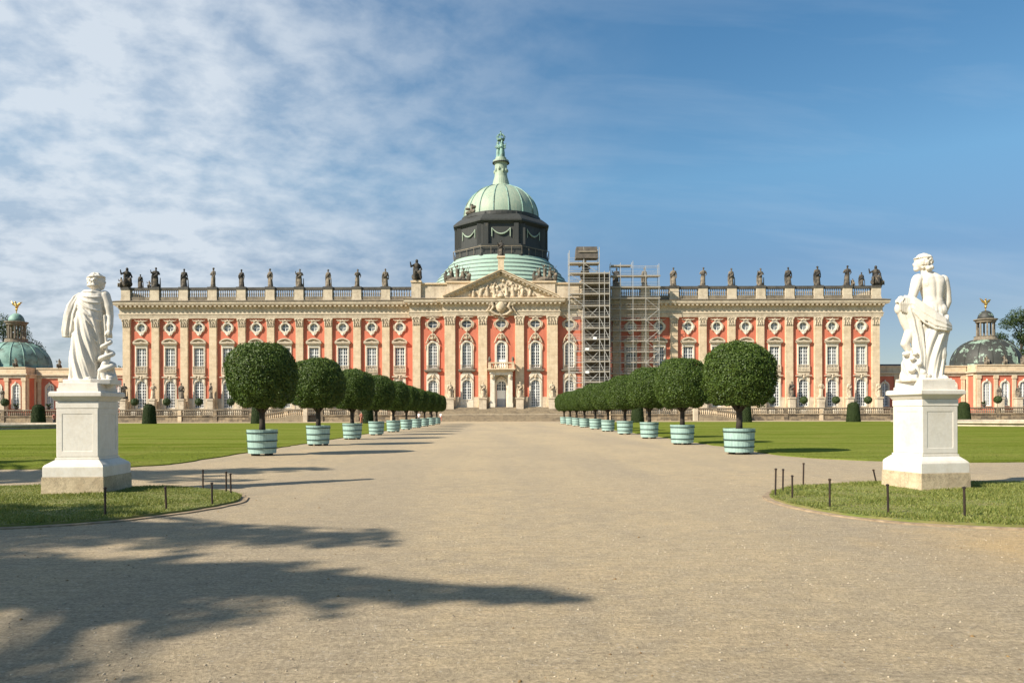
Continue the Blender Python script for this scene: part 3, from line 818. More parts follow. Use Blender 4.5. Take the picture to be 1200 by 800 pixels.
# attic
b = MB(); b.box(XR+.6+OX, -XR-.6+OX, YR-.2, YR+1.2, ZCT+.01, 28.0)
for sg in (-1,1):
    x = sg*-XR+OX; b.box(min(x,x-sg*1.9), max(x,x-sg*1.9), YR-.75, YR+1.1, ZCT-.02, 28.35)
    x = sg*8.2+OX; b.box(x-2.9,x+2.9,YR-.45,YR+1.1,ZCT-.02,28.05)
b.build('attic_wall', 'sand_pale', palace)
b = MB(); b.box(XR+.3+OX, -XR-.3+OX, YR-.5, YR+1.4, 28.0, 28.3)
for sg in (-1,1):
    x = sg*-XR+OX+sg*.15; b.box(min(x,x-sg*2.2), max(x,x-sg*2.2), YR-.95, YR+1.3, 28.35, 28.75)
    x = sg*8.2+OX; b.box(x-3.1,x+3.1,YR-.7,YR+1.3,28.301,28.6)
b.build('attic_coping', 'sand', palace)

# pediment
ZP0, ZAPX = 25.25, 30.6; HP = 11.75
ped = MB(); ped.prism([(-HP+1.2+OX,ZP0),(HP-1.2+OX,ZP0),(OX,ZAPX-.9)], YC-.25, YC+.6)
ped = ped.build('pediment', 'sand_pale', palace)
rk = MB(); rt = MB()
for sg in (-1,1):
    p0 = Vector((sg*(HP+.1)+OX, 0, ZP0)); p1 = Vector((OX, 0, ZAPX)); d = (p1-p0).normalized(); n_ = Vector((-d.z,0,d.x))*(1 if sg>0 else -1)
    if n_.z < 0: n_ = -n_
    def quad(mb, o0, o1, ya, yb, s0=0.0, s1=0.0):
        a = p0+n_*o0+d*s0; b2 = p1+n_*o0-d*s1; c2 = p1+n_*o1-d*s1; d2 = p0+n_*o1+d*s0
        mb.prism([(a.x,a.z),(b2.x,b2.z),(c2.x,c2.z),(d2.x,d2.z)], ya, yb)
    quad(rk, -.62, -.30, YC-.75, YC+.4); quad(rk, -.30, .04, YC-1.25-.002*sg, YC+.4); quad(rk, -.85,-.62, YC-.5, YC+.4)
    quad(rt, .04, .2, YC-1.45-.002*sg, YC+1.2)
    L = (p1-p0).length; s_ = 1.2
    while s_ < L-.5:
        q = p0+d*s_-n_*.46; rk.bar((q.x,YC-1.05,q.z),(q.x,YC-.7,q.z),.42,.30); s_ += .95
rk.build('raking_cornice', 'sand_pale', ped); rt.build('raking_cap', 'sand', ped)
rl = MB(); rr = random.Random(5)
for i in range(95):
    x = rr.gauss(0,3.6); x = max(-8.4,min(8.4,x)); top = ZP0+.25+(1-abs(x)/HP)*(ZAPX-ZP0)-1.65
    if top < ZP0+.5: continue
    z = rr.uniform(ZP0+.35, max(top, ZP0+.5)); s_ = rr.uniform(.18,.42)
    rl.ell((x+OX,YC-.35,z),(s_*rr.uniform(.6,1.2),.28,s_*rr.uniform(.7,1.6)),8,6,Matrix.Rotation(rr.uniform(-1,1),3,'Y'))
for x in (-5.6,-4.2,-2.7,-1.3,1.2,2.6,4.3,5.8):
    hz = (1-abs(x)/HP)*3.2; rl.limb([(x+OX,YC-.45,ZP0+.3),(x+OX+rr.uniform(-.3,.3),YC-.5,ZP0+.3+hz*.55)],[.4,.28],8); rl.ell((x+OX,YC-.5,ZP0+.45+hz*.75),(.2,.2,.24),8,6)
sculpt('tympanum_relief', rl, 'stat_light', ped, .09, 2)
# coat of arms over the frieze
cr = MB(); 
cr.ell((OX,YC-.9,23.4),(1.15,.5,1.35),16,12)
cr.ell((OX,YC-1.3,23.3),(.75,.3,.9),14,10)
for sx in (-1,1):
    cr.tube([(OX+sx*.2,YC-1.1,25.3),(OX+sx*1.2,YC-1.1,25.0),(OX+sx*1.9,YC-1.0,24.2),(OX+sx*1.5,YC-1.0,23.2),(OX+sx*2.1,YC-.9,22.4),(OX+sx*1.2,YC-.9,21.7),(OX+sx*.3,YC-.9,21.5)],[.25,.38,.42,.34,.36,.3,.2],9)
    cr.ell((OX+sx*2.3,YC-.9,23.9),(.5,.35,.7),10,8); cr.ell((OX+sx*2.5,YC-.9,24.9),(.35,.3,.28),8,6); cr.ell((OX+sx*1.0,YC-1.3,25.4),(.35,.3,.3),8,6)
    cr.limb([(OX+sx*2.4,YC-.9,23.0),(OX+sx*3.0,YC-.9,22.2)],[.22,.1]); cr.limb([(OX+sx*2.6,YC-.95,24.4),(OX+sx*3.3,YC-.9,25.0)],[.2,.08])
cr.lathe([(.45,0),(.75,.3),(.6,.8),(.2,1.05)], 12, (OX,YC-1.15,24.9)); cr.ell((OX,YC-1.15,26.15),.2,8,6)
sculpt('coat_of_arms', cr, 'stat_light', palace, .085, 2)

# portal, door, balcony
por = MB()
for sx in (-1,1):
    x0, x1 = sorted((sx*1.36, sx*2.25)); por.box(x0+OX,x1+OX,YC-1.75,YC+.0,2.78,10.1)
    por.box(x0-.1+OX,x1+.1+OX,YC-1.85,YC,2.78,3.6); por.box(x0-.1+OX,x1+.1+OX,YC-1.87,YC,9.5,9.8)
por.plate([(x+OX,z) for x,z in arch_rect(1.36,2.8,10.1,.98,8.2)], [(x+OX,z) for x,z in arch_pts(.98,2.85,8.2)], YC-.3, YC+.5)
por.box(-1.36+OX,1.36+OX,YC-1.7,YC-1.3,9.3,10.1)
por = por.build('portal', 'cream', palace)
orn = MB(); 
for sx in (-1,1): orn.limb([(sx*.15+OX,YC-.5,9.0),(sx*.8+OX,YC-.45,8.6),(sx*1.1+OX,YC-.4,7.9)],[.2,.18,.08],7); MB().ell((sx*1.8+OX,YC-1.85,8.9),(.3,.2,.5),8,6).build('pier_ornament','stat_light',por)
orn.ell((OX,YC-.5,8.9),(.3,.3,.42),8,6); orn.build('carved_head', 'stat_light', por, fix=True)
dr = MB(); dr.prism([(x+OX,z) for x,z in arch_pts(.98,2.85,8.2)], YC+.3, YC+.36); dr = dr.build('door','glass_dark',palace)
m_ = muntins(.98,2.85,8.2,0,4,8); mm = MB(); mm.merge(m_, (OX,YC+.24,0)); mm.box(-.98+OX,.98+OX,YC+.14,YC+.26,4.4,6.2); mm.build('door_frame','white',dr)
MB().box(-.86+OX,.86+OX,YC+.06,YC+.135,2.9,4.5).build('door_panel','greydoor',dr)
bal = MB(); bal.box(-2.6+OX,2.6+OX,YC-2.3,YC-.0,10.1,10.35); bal.box(-2.8+OX,2.8+OX,YC-2.5,YC-.0,10.35,10.6)
for x in (-2.35,2.35): bal.box(x-.3+OX,x+.3+OX,YC-2.2,YC-1.6,10.6,11.75)
for k in range(9): baluster(bal, -1.8+k*.45+OX, YC-1.95, 10.6, 11.6, .15)
for sx in (-1,1):
    for k in range(3): baluster(bal, sx*2.35+OX, YC-1.35+k*.45, 10.6, 11.6, .15)
bal.box(-2.6+OX,2.6+OX,YC-2.25,YC-1.65,11.6,11.85)
for sx in (-1,1): bal.box(min(sx*2.1,sx*2.6)+OX,max(sx*2.1,sx*2.6)+OX,YC-1.65,YC-.0,11.6,11.85)
bal.build('balcony','sand',palace)
for sx in (-1,1):
    v_ = MB(); v_.lathe([(.18,0),(.1,.12),(.32,.4),(.34,.6),(.2,.8),(.26,.9),(.05,1.15)], 12, (sx*2.35+OX,YC-1.95,11.85)); v_.build('balcony_vase','stat_mid',palace,smooth=True)
bd = MB(); bd.plate([(x+OX,z) for x,z in arch_pts(1.34,10.6,16.5)], [(x+OX,z) for x,z in arch_pts(.9,10.9,16.1)], YC-.2, YC+.5); bd=bd.build('balcony_door','cream',palace)
MB().prism([(x+OX,z) for x,z in arch_pts(.92,10.9,16.1)], YC+.26, YC+.3).build('pane','glass_dark',bd)
mm = MB(); mm.merge(muntins(.9,10.9,16.1,0,4,8), (OX,YC+.18,0)); mm.box(-.9+OX,.9+OX,YC+.1,YC+.2,10.9,12.6); mm.build('sash','white',bd)
cc = MB()
for sx in (-1,1):
    cc.tube([(sx*.15+OX,YC-.3,17.9),(sx*.55+OX,YC-.34,17.5),(sx*.95+OX,YC-.3,16.9),(sx*1.25+OX,YC-.26,16.1),(sx*1.45+OX,YC-.24,15.9)],[.12,.17,.16,.14,.08],7); cc.ell((sx*.42+OX,YC-.36,17.0),(.22,.18,.34),8,6)
cc.ell((OX,YC-.42,16.95),(.30,.28,.42),10,8); cc.ell((OX,YC-.36,17.6),(.34,.22,.26),8,6); cc.build('cartouche','stat_light',bd)

# central dome
DY = 172.0; DX = (587.8-VX)*DY/F
dome = MB(); dome.lathe([(16.6,25.0),(16.6,28.5)], 48, (DX,DY,0), cap=False); dome = dome.build('dome', 'sand_pale', palace)
st = MB(); r0, r1, zz0, zz1 = 16.6, 11.3, 29.0, 36.0; k = 7
prof = [(16.6,28.5)]
for i in range(k):
    ra = r0+(r1-r0)*(i/k)**1.12; rb = r0+(r1-r0)*((i+1)/k)**1.12; za = zz0+(zz1-zz0)*i/k; zb = zz0+(zz1-zz0)*(i+1)/k
    prof += [(ra+.14,za-.12),(ra+.14,za+.06),(ra,za+.12),(rb+.03,zb-.14)]
prof += [(r1,zz1)]
st.lathe(prof, 96, (DX,DY,0), cap=False); st.build('stepped_roof', 'copper_step', dome)
lines = MB()
for i in range(1,k):
    ra = r0+(r1-r0)*(i/k)**1.12; za = zz0+(zz1-zz0)*i/k; lines.lathe([(ra+.10,za-.26),(ra+.2,za-.24),(ra+.2,za-.13),(ra+.1,za-.12)],96,(DX,DY,0),cap=False)
lines.build('roof_gutter','lead',dome)
R8 = 10.75
dr = MB(); dr.lathe([(R8+.75,35.6),(R8+.75,36.4),(R8+.45,36.6),(R8+.45,38.0),(R8+.6,38.1),(R8+.6,38.4),(R8,38.45),(R8,42.9),(R8+.45,43.2),(R8+.9,43.5),(R8+.9,43.85)], 8, (DX,DY,0), ph=.5)
for k8 in range(8):
    a = 2*PI*(k8+.5)/8
    for da in (-.075,.075):
        r_ = R8*math.cos(PI/8)/math.cos((PI/8-abs(da))) + .12
        dr.box(DX+r_*math.cos(a+da)-.5,DX+r_*math.cos(a+da)+.5,DY+r_*math.sin(a+da)-.35,DY+r_*math.sin(a+da)+.35,38.4,43.0)
dr = dr.build('drum','blackdrum',dome)
ap = R8*math.cos(PI/8)
fs_ = MB()
for k8 in range(8):
    a = 2*PI*k8/8; nx, ny = math.cos(a), math.sin(a); tx, ty = -ny, nx
    pts = []
    for i in range(13):
        u = -1+2*i/12; pts.append((DX+nx*(ap+.22)+tx*u*1.9, DY+ny*(ap+.22)+ty*u*1.9, 41.8-1.15*(1-u*u)))
    fs_ = MB(); fs_.tube(pts, [.08+.12*math.sin(PI*i/12) for i in range(13)], 6)
    for u in (-2.0,2.0): fs_.tube([(DX+nx*(ap+.2)+tx*u,DY+ny*(ap+.2)+ty*u,42.0),(DX+nx*(ap+.2)+tx*u,DY+ny*(ap+.2)+ty*u,40.1)],[.13,.09],6)
    fs_.build('garland','copper',dr)
rg = MB(); rg.lathe([(R8+1.0,37.8),(R8+1.0,37.95),(R8+.9,37.95),(R8+.9,37.8)],8,(DX,DY,0),ph=.5,cap=False)
for k8 in range(8):
    for j in range(4):
        a0, a1 = 2*PI*(k8+.5)/8, 2*PI*(k8+1.5)/8; t_ = j/4; x = (R8+.95)*((1-t_)*math.cos(a0)+t_*math.cos(a1)); y = (R8+.95)*((1-t_)*math.sin(a0)+t_*math.sin(a1))
        rg.bar((DX+x,DY+y,36.2),(DX+x,DY+y,37.85),.09)
rg.build('drum_railing','sand_dark',dr)
lid = MB(); lid.lathe([(R8+.9,43.85),(R8+.2,44.5),(9.9,45.3),(9.25,45.5),(9.25,46.0)],8,(DX,DY,0),ph=.5,cap=False); lid.lathe([(9.15,45.4),(9.15,46.15),(8.75,46.25)],48,(DX,DY,0),cap=False); lid.build('drum_cornice','blackdrum',dome)
sh = MB(); prof = []
for i in range(15):
    t_ = i/14; a = t_*1.36; prof.append((8.65*math.cos(a)**.92 if a<1.5 else 0, 46.15+7.85*math.sin(a)))
sh.lathe(prof, 64, (DX,DY,0), cap=False); sh = sh.build('dome_shell','copper',dome,smooth=True)
rb = MB()
for k_ in range(16):
    a = 2*PI*(k_+.5)/16; w_ = .035 if k_%2 else .05
    pts = [(DX+(r+.09)*math.cos(a),DY+(r+.09)*math.sin(a),z) for r,z in prof]
    rb.tube(pts, [.12]*len(pts), 5)
rb.build('dome_ribs','copper2',sh)
orn = MB(); orn.limb([(DX-7.6,DY-5.2,46.5),(DX-6.6,DY-5.7,46.7),(DX-5.9,DY-6.2,46.7)],[.4,.45,.35],8); orn.limb([(DX-6.6,DY-5.7,46.7),(DX-6.5,DY-5.6,48.1)],[.4,.25],8); orn.ell((DX-6.0,DY-6.2,47.6),(.6,.4,.35),8,6); orn.ell((DX-7.5,DY-5.2,47.4),(.6,.4,.3),8,6); orn.ell((DX-6.5,DY-5.6,48.1),(.3,.3,.35),8,6); orn.build('dormer_ornament','stat_mid',sh,fix=True)
ln = MB(); ln.lathe([(2.45,53.5),(2.45,53.9),(2.0,54.2),(1.8,55.2),(1.5,56.2),(1.42,57),(1.42,59.0),(1.55,59.3),(1.85,59.5),(1.85,59.9),(1.3,60.1),(1.25,60.6)],24,(DX,DY,0))
for i in range(10): a = 2*PI*i/10; ln.ell((DX+1.45*math.cos(a),DY+1.45*math.sin(a),57.6+.3*math.sin(i*2.1)),(.28,.28,.45),7,5)
ln.build('lantern','copper',dome,fix=True)
MB().lathe([(1.9,59.32),(1.98,59.34),(1.98,59.5),(1.9,59.52)],24,(DX,DY,0)).build('lantern_ring','blackdrum',dome)

# ------------------------------------------------------------------ figures
def draped(seed, h=4.0, arm=0, lean=0.0, cloak=True):
    """standing robed figure of height h, base at origin, facing -y"""
    r = random.Random(seed); b = MB(); k = h/4.0
    def P(x,y,z): return ((x+lean*z)*k, y*k, z*k)
    n = 20; vs = []; fs = []
    secs = [(0,.55,.45),(.3,.56,.45),(1.0,.50,.40),(1.8,.46,.36),(2.3,.38,.30),(2.75,.44,.32),(3.15,.46,.28),(3.35,.20,.18)]
    ph = r.uniform(0,6)
    for z,rx,ry in secs:
        for i in range(n):
            a = 2*PI*i/n; f = 1+.09*math.sin(6*a+ph+z*.9)+.05*math.sin(11*a+ph*2)
            vs.append(P(rx*f*math.cos(a), ry*f*math.sin(a), z))
    for i in range(len(secs)-1):
        for j in range(n): j2=(j+1)%n; fs.append((i*n+j,i*n+j2,(i+1)*n+j2,(i+1)*n+j))
    fs += [tuple(range(n-1,-1,-1)), tuple((len(secs)-1)*n+j for j in range(n))]
    b.add(vs, fs)
    b.cap(P(0,0,3.3),P(0,-.03,3.5),.14*k,.12*k,8); b.ell(P(0,-.05,3.72),(.2*k,.23*k,.27*k),10,8); b.ell(P(0,.04,3.8),(.23*k,.2*k,.22*k),8,6)
    arms = [[(-.46,0,3.1),(-.72,-.1,2.5),(-.5,-.4,2.1)],[(-.46,0,3.1),(-.85,-.15,2.75),(-.95,-.4,3.3)],[(-.46,0,3.1),(-.65,0,2.4),(-.62,-.1,1.7)],[(-.46,0,3.1),(-.7,-.2,2.6),(-.15,-.5,2.5)]]
    A = arms[arm%4]; B = [(-x,y,z) for x,y,z in arms[(arm+r.randint(0,2))%4]]
    for L in (A,B): b.limb([P(*p) for p in L],[.15*k,.12*k,.09*k],8); b.ell(P(*L[-1]),.12*k,7,5)
    if cloak:
        b.limb([P(-.45,.1,3.15),P(-.62,.2,2.2),P(-.66,.2,1.1),P(-.6,.1,.3)],[.16*k,.22*k,.2*k,.22*k],8)
        b.limb([P(.42,-.1,3.1),P(.1,-.42,2.5),P(-.45,-.3,2.0)],[.12*k,.13*k,.14*k],8)
    if arm in (1,2): b.limb([P(.85,-.1,0),P(.8,-.1,1.9)],[.16*k,.1*k],7)
    b.box(-.62*k,.62*k,-.5*k,.5*k,-.05*k,.14*k)
    return b
def seated(seed, h=3.0):
    r = random.Random(seed); b = MB(); k = h/3.0
    P = lambda x,y,z: (x*k,y*k,z*k)
    b.ell(P(0,0,.55),(.75*k,.6*k,.6*k),12,8); b.limb([P(-.25,-.1,1.1),P(-.35,-.7,1.1),P(-.35,-.75,.2)],[.28*k,.22*k,.14*k],8); b.limb([P(.25,-.1,1.1),P(.4,-.65,1.2),P(.5,-.7,.25)],[.28*k,.22*k,.14*k],8)
    b.limb([P(0,0,1.1),P(.05,.05,1.7),P(0,0,2.2)],[.38*k,.34*k,.36*k],10); b.cap(P(0,0,2.3),P(0,-.03,2.5),.14*k,.13*k,8); b.ell(P(0,-.05,2.72),(.21*k,.23*k,.27*k),10,8)
    b.limb([P(-.38,0,2.2),P(-.8,-.2,1.9),P(-.9,-.3,2.5)],[.15*k,.12*k,.09*k],8); b.limb([P(.38,0,2.2),P(.65,-.1,1.6),P(.4,-.6,1.4)],[.15*k,.12*k,.09*k],8)
    b.limb([P(-.3,.3,2.2),P(-.2,.6,1.2),P(.2,.6,.3)],[.2*k,.3*k,.3*k],8)
    return b
def trophy(seed, w, h):
    r = random.Random(seed); b = MB()
    b.ell((0,0,.4),(w*.5,.8,.6),14,8)
    for i in range(5):
        x = -w*.42+w*.84*i/4; hh = h*(1-.45*abs(x)/(w*.5))
        b.limb([(x,0,.3),(x+r.uniform(-.3,.3),-.2,hh*.6)],[.42,.34],8); b.ell((x+r.uniform(-.2,.2),-.2,hh*.82),(.24,.24,.3),8,6)
        b.limb([(x,-.1,hh*.55),(x+r.choice((-1,1))*.7,-.3,hh*r.uniform(.5,.95))],[.15,.09],7)
    for i in range(9):
        x = r.uniform(-.4,.4)*w; b.limb([(x*.6,.1,.4),(x*1.2,.1,h*r.uniform(.6,.95))],[.13,.07],6)
        b.ell((r.uniform(-.45,.45)*w,-.5,r.uniform(.3,1.1)),(.4,.15,.45),10,6,Matrix.Rotation(r.uniform(-.6,.6),3,'Y'))
    return b

stat_protos = {}
def statue_mesh(key, maker, mat, vox=.075):
    o = sculpt('statue_proto', maker, mat, None, vox, 2); me = o.data; bpy.data.objects.remove(o); stat_protos[key] = me; return me
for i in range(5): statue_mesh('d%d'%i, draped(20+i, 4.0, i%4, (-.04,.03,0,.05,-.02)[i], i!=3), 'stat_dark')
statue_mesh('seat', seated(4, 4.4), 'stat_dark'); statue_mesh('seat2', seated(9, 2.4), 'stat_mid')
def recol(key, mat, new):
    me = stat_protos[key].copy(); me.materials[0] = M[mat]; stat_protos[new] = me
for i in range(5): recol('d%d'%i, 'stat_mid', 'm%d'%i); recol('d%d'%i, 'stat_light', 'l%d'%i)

def statue(key, label, loc, rz=0, sc=1.0, group=None, name='roof_statue', cat='statue'):
    me = stat_protos[key]; o = bpy.data.objects.new(name, me); C.objects.link(o)
    o.location = loc; o.rotation_euler = (0,0,rz); o.scale = (sc,sc,sc); return tag(o, label, cat, group)
ORD = ['first','second','third','fourth','fifth','sixth','seventh','eighth','ninth','tenth','eleventh','twelfth']
GR = 'dark statues along the roof balustrade'
tall = [4.1,4.2,3.9,4.1,3.75,3.9,3.8,3.7,3.75,3.8]
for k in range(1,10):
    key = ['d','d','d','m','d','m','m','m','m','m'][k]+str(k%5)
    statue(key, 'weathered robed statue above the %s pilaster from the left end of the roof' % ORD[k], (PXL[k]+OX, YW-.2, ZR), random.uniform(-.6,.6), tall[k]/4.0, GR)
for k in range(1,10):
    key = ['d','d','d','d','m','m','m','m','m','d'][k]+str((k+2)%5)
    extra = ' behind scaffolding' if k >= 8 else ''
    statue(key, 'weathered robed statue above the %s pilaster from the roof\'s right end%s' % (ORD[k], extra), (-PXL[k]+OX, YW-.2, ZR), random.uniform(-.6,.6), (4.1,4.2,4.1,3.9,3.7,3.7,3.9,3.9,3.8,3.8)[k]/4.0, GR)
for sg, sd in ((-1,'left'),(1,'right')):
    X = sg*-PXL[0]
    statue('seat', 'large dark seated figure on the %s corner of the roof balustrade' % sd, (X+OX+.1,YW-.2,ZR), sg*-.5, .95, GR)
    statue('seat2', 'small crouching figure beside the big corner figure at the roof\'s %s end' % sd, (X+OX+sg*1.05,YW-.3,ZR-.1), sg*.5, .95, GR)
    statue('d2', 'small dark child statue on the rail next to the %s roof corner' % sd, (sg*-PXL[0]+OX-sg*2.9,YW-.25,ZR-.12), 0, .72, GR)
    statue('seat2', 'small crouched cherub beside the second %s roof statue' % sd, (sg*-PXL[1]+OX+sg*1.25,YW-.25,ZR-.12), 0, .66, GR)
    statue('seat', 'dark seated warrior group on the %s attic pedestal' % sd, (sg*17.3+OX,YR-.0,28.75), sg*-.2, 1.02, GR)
me = statue_mesh('tro', trophy(3, 5.6, 4.0), 'stat_mid', .09)
for sg, sd in ((-1,'left'),(1,'right')):
    o = statue('tro', 'clustered trophy sculpture of figures and flags %s of the pediment' % sd, (sg*9.0+OX,YR+.3,28.55), 0, 1.0, 'trophy groups flanking the pediment', 'trophy_group', 'sculpture')
    o.scale = (1.0 if sg<0 else .92, 1, 1)
ap_ = thing('pediment_statue', 'small dark statue on a stone pedestal at the pediment peak', 'statue', (OX,YC-.2,ZAPX))
MB().box(OX-.62,OX+.62,YC-.85,YC+.4,ZAPX-.4,33.2).box(OX-.85,OX+.85,YC-1.05,YC+.6,33.2,33.55).build('pedestal','sand',ap_)
o = statue('d1', None, (0,0,0), 0, .85, None, 'figure'); o.parent = ap_; o.location = (0,0,33.55-ZAPX)
for q in ('category','label'):
    if q in o: del o[q]
# crowning group of three figures holding a crown
tg = thing('crowning_group', 'green copper figures holding up a crown on the dome lantern', 'statue', (DX,DY,60.3))
b = MB()
for i in range(3):
    a = 2*PI*i/3-PI/2+.3; x, y = .62*math.cos(a), .62*math.sin(a); u = draped(40+i, 4.1, 3, 0, False)
    b.merge(u, (DX+x,DY+y,60.3)); b.limb([(DX+x,DY+y,63.4),(DX+x*1.6,DY+y*1.6,64.1),(DX+x*.9,DY+y*.9,64.8)],[.17,.14,.1],7)
b.lathe([(.2,0),(.2,4.3)],8,(DX,DY,60.3))
sculpt('figures', b, 'copper2', tg, .09, 2)
cr = MB(); cr.lathe([(.55,0),(.85,.05),(.9,.35),(.7,.4)],16,(DX,DY,64.6))
for i in range(8):
    a = 2*PI*i/8; cr.tube([(DX+.82*math.cos(a),DY+.82*math.sin(a),64.9),(DX+1.0*math.cos(a),DY+1.0*math.sin(a),65.5),(DX+.6*math.cos(a),DY+.6*math.sin(a),66.0),(DX,DY,65.9)],.1,6)
cr.ell((DX,DY,66.3),.26,8,6); cr.box(DX-.05,DX+.05,DY-.05,DY+.05,66.4,67.0); cr.box(DX-.2,DX+.2,DY-.05,DY+.05,66.65,66.77)
cr.build('crown', 'copper2', tg, fix=True)

# terrace-level statues on pedestals before the pilasters
GT = 'stone statues on pedestals along the palace wall'
def ground_statue(key, label, x, y, w=1.35, ztop=4.9, h=2.5, rz=0, pm='sand_pale'):
    t = thing('pedestal_statue', label, 'statue', (x,y,1.35), 0, GT)
    p = MB(); p.box(x-w/2,x+w/2,y-w/2,y+w/2,1.35,ztop-.3); p.box(x-w/2-.12,x+w/2+.12,y-w/2-.12,y+w/2+.12,1.35,1.9); p.box(x-w/2-.12,x+w/2+.12,y-w/2-.12,y+w/2+.12,ztop-.3,ztop)
    p.build('pedestal', pm, t)
    me = stat_protos[key]; o = bpy.data.objects.new('figure', me); C.objects.link(o); o.parent = t; o.location = (0,0,ztop-1.35); o.rotation_euler = (0,0,rz); o.scale = (h/4,)*3 if not key.startswith('seat') else (h/4.4*1.2,)*3
for k in range(10):
    ground_statue(('m','l','m','m','l','m','l','m','l','m')[k]+str((k*2+1)%5), 'mossy stone statue on a pedestal before the %s pilaster of the left wing' % ORD[k], PXL[k]+OX, YW-1.5, 1.15, 4.7, 3.3, random.uniform(-.8,.8))
    ground_statue(('l','l','l','m','m','l','l','m','l','m')[k]+str((k*3+2)%5), 'sandstone statue on a pedestal before the %s pilaster from the right wing\'s end' % ORD[k], -PXL[k]+OX, YW-1.5, 1.15, 4.7, 3.3, random.uniform(-.8,.8))
for x, l in ((-59.9,'far left of the entrance'),(-21.6,'just left of the portal'),(21.6,'just right of the portal'),(59.9,'far right of the entrance')):
    key = 'l%d' % (int(abs(x))%5)
    ground_statue(key, 'pair of pale stone figures on a tall pedestal %s' % l, x*(YC-1.6)/F+OX, YC-1.6, 1.5, 4.75, 3.2, .4)
    q = C.objects[-1]; o2 = bpy.data.objects.new('second_figure', stat_protos['m1']); C.objects.link(o2); o2.parent = q.parent; o2.location = (.5,.1,3.4); o2.scale = (.55,)*3; o2.rotation_euler = (0,0,2)

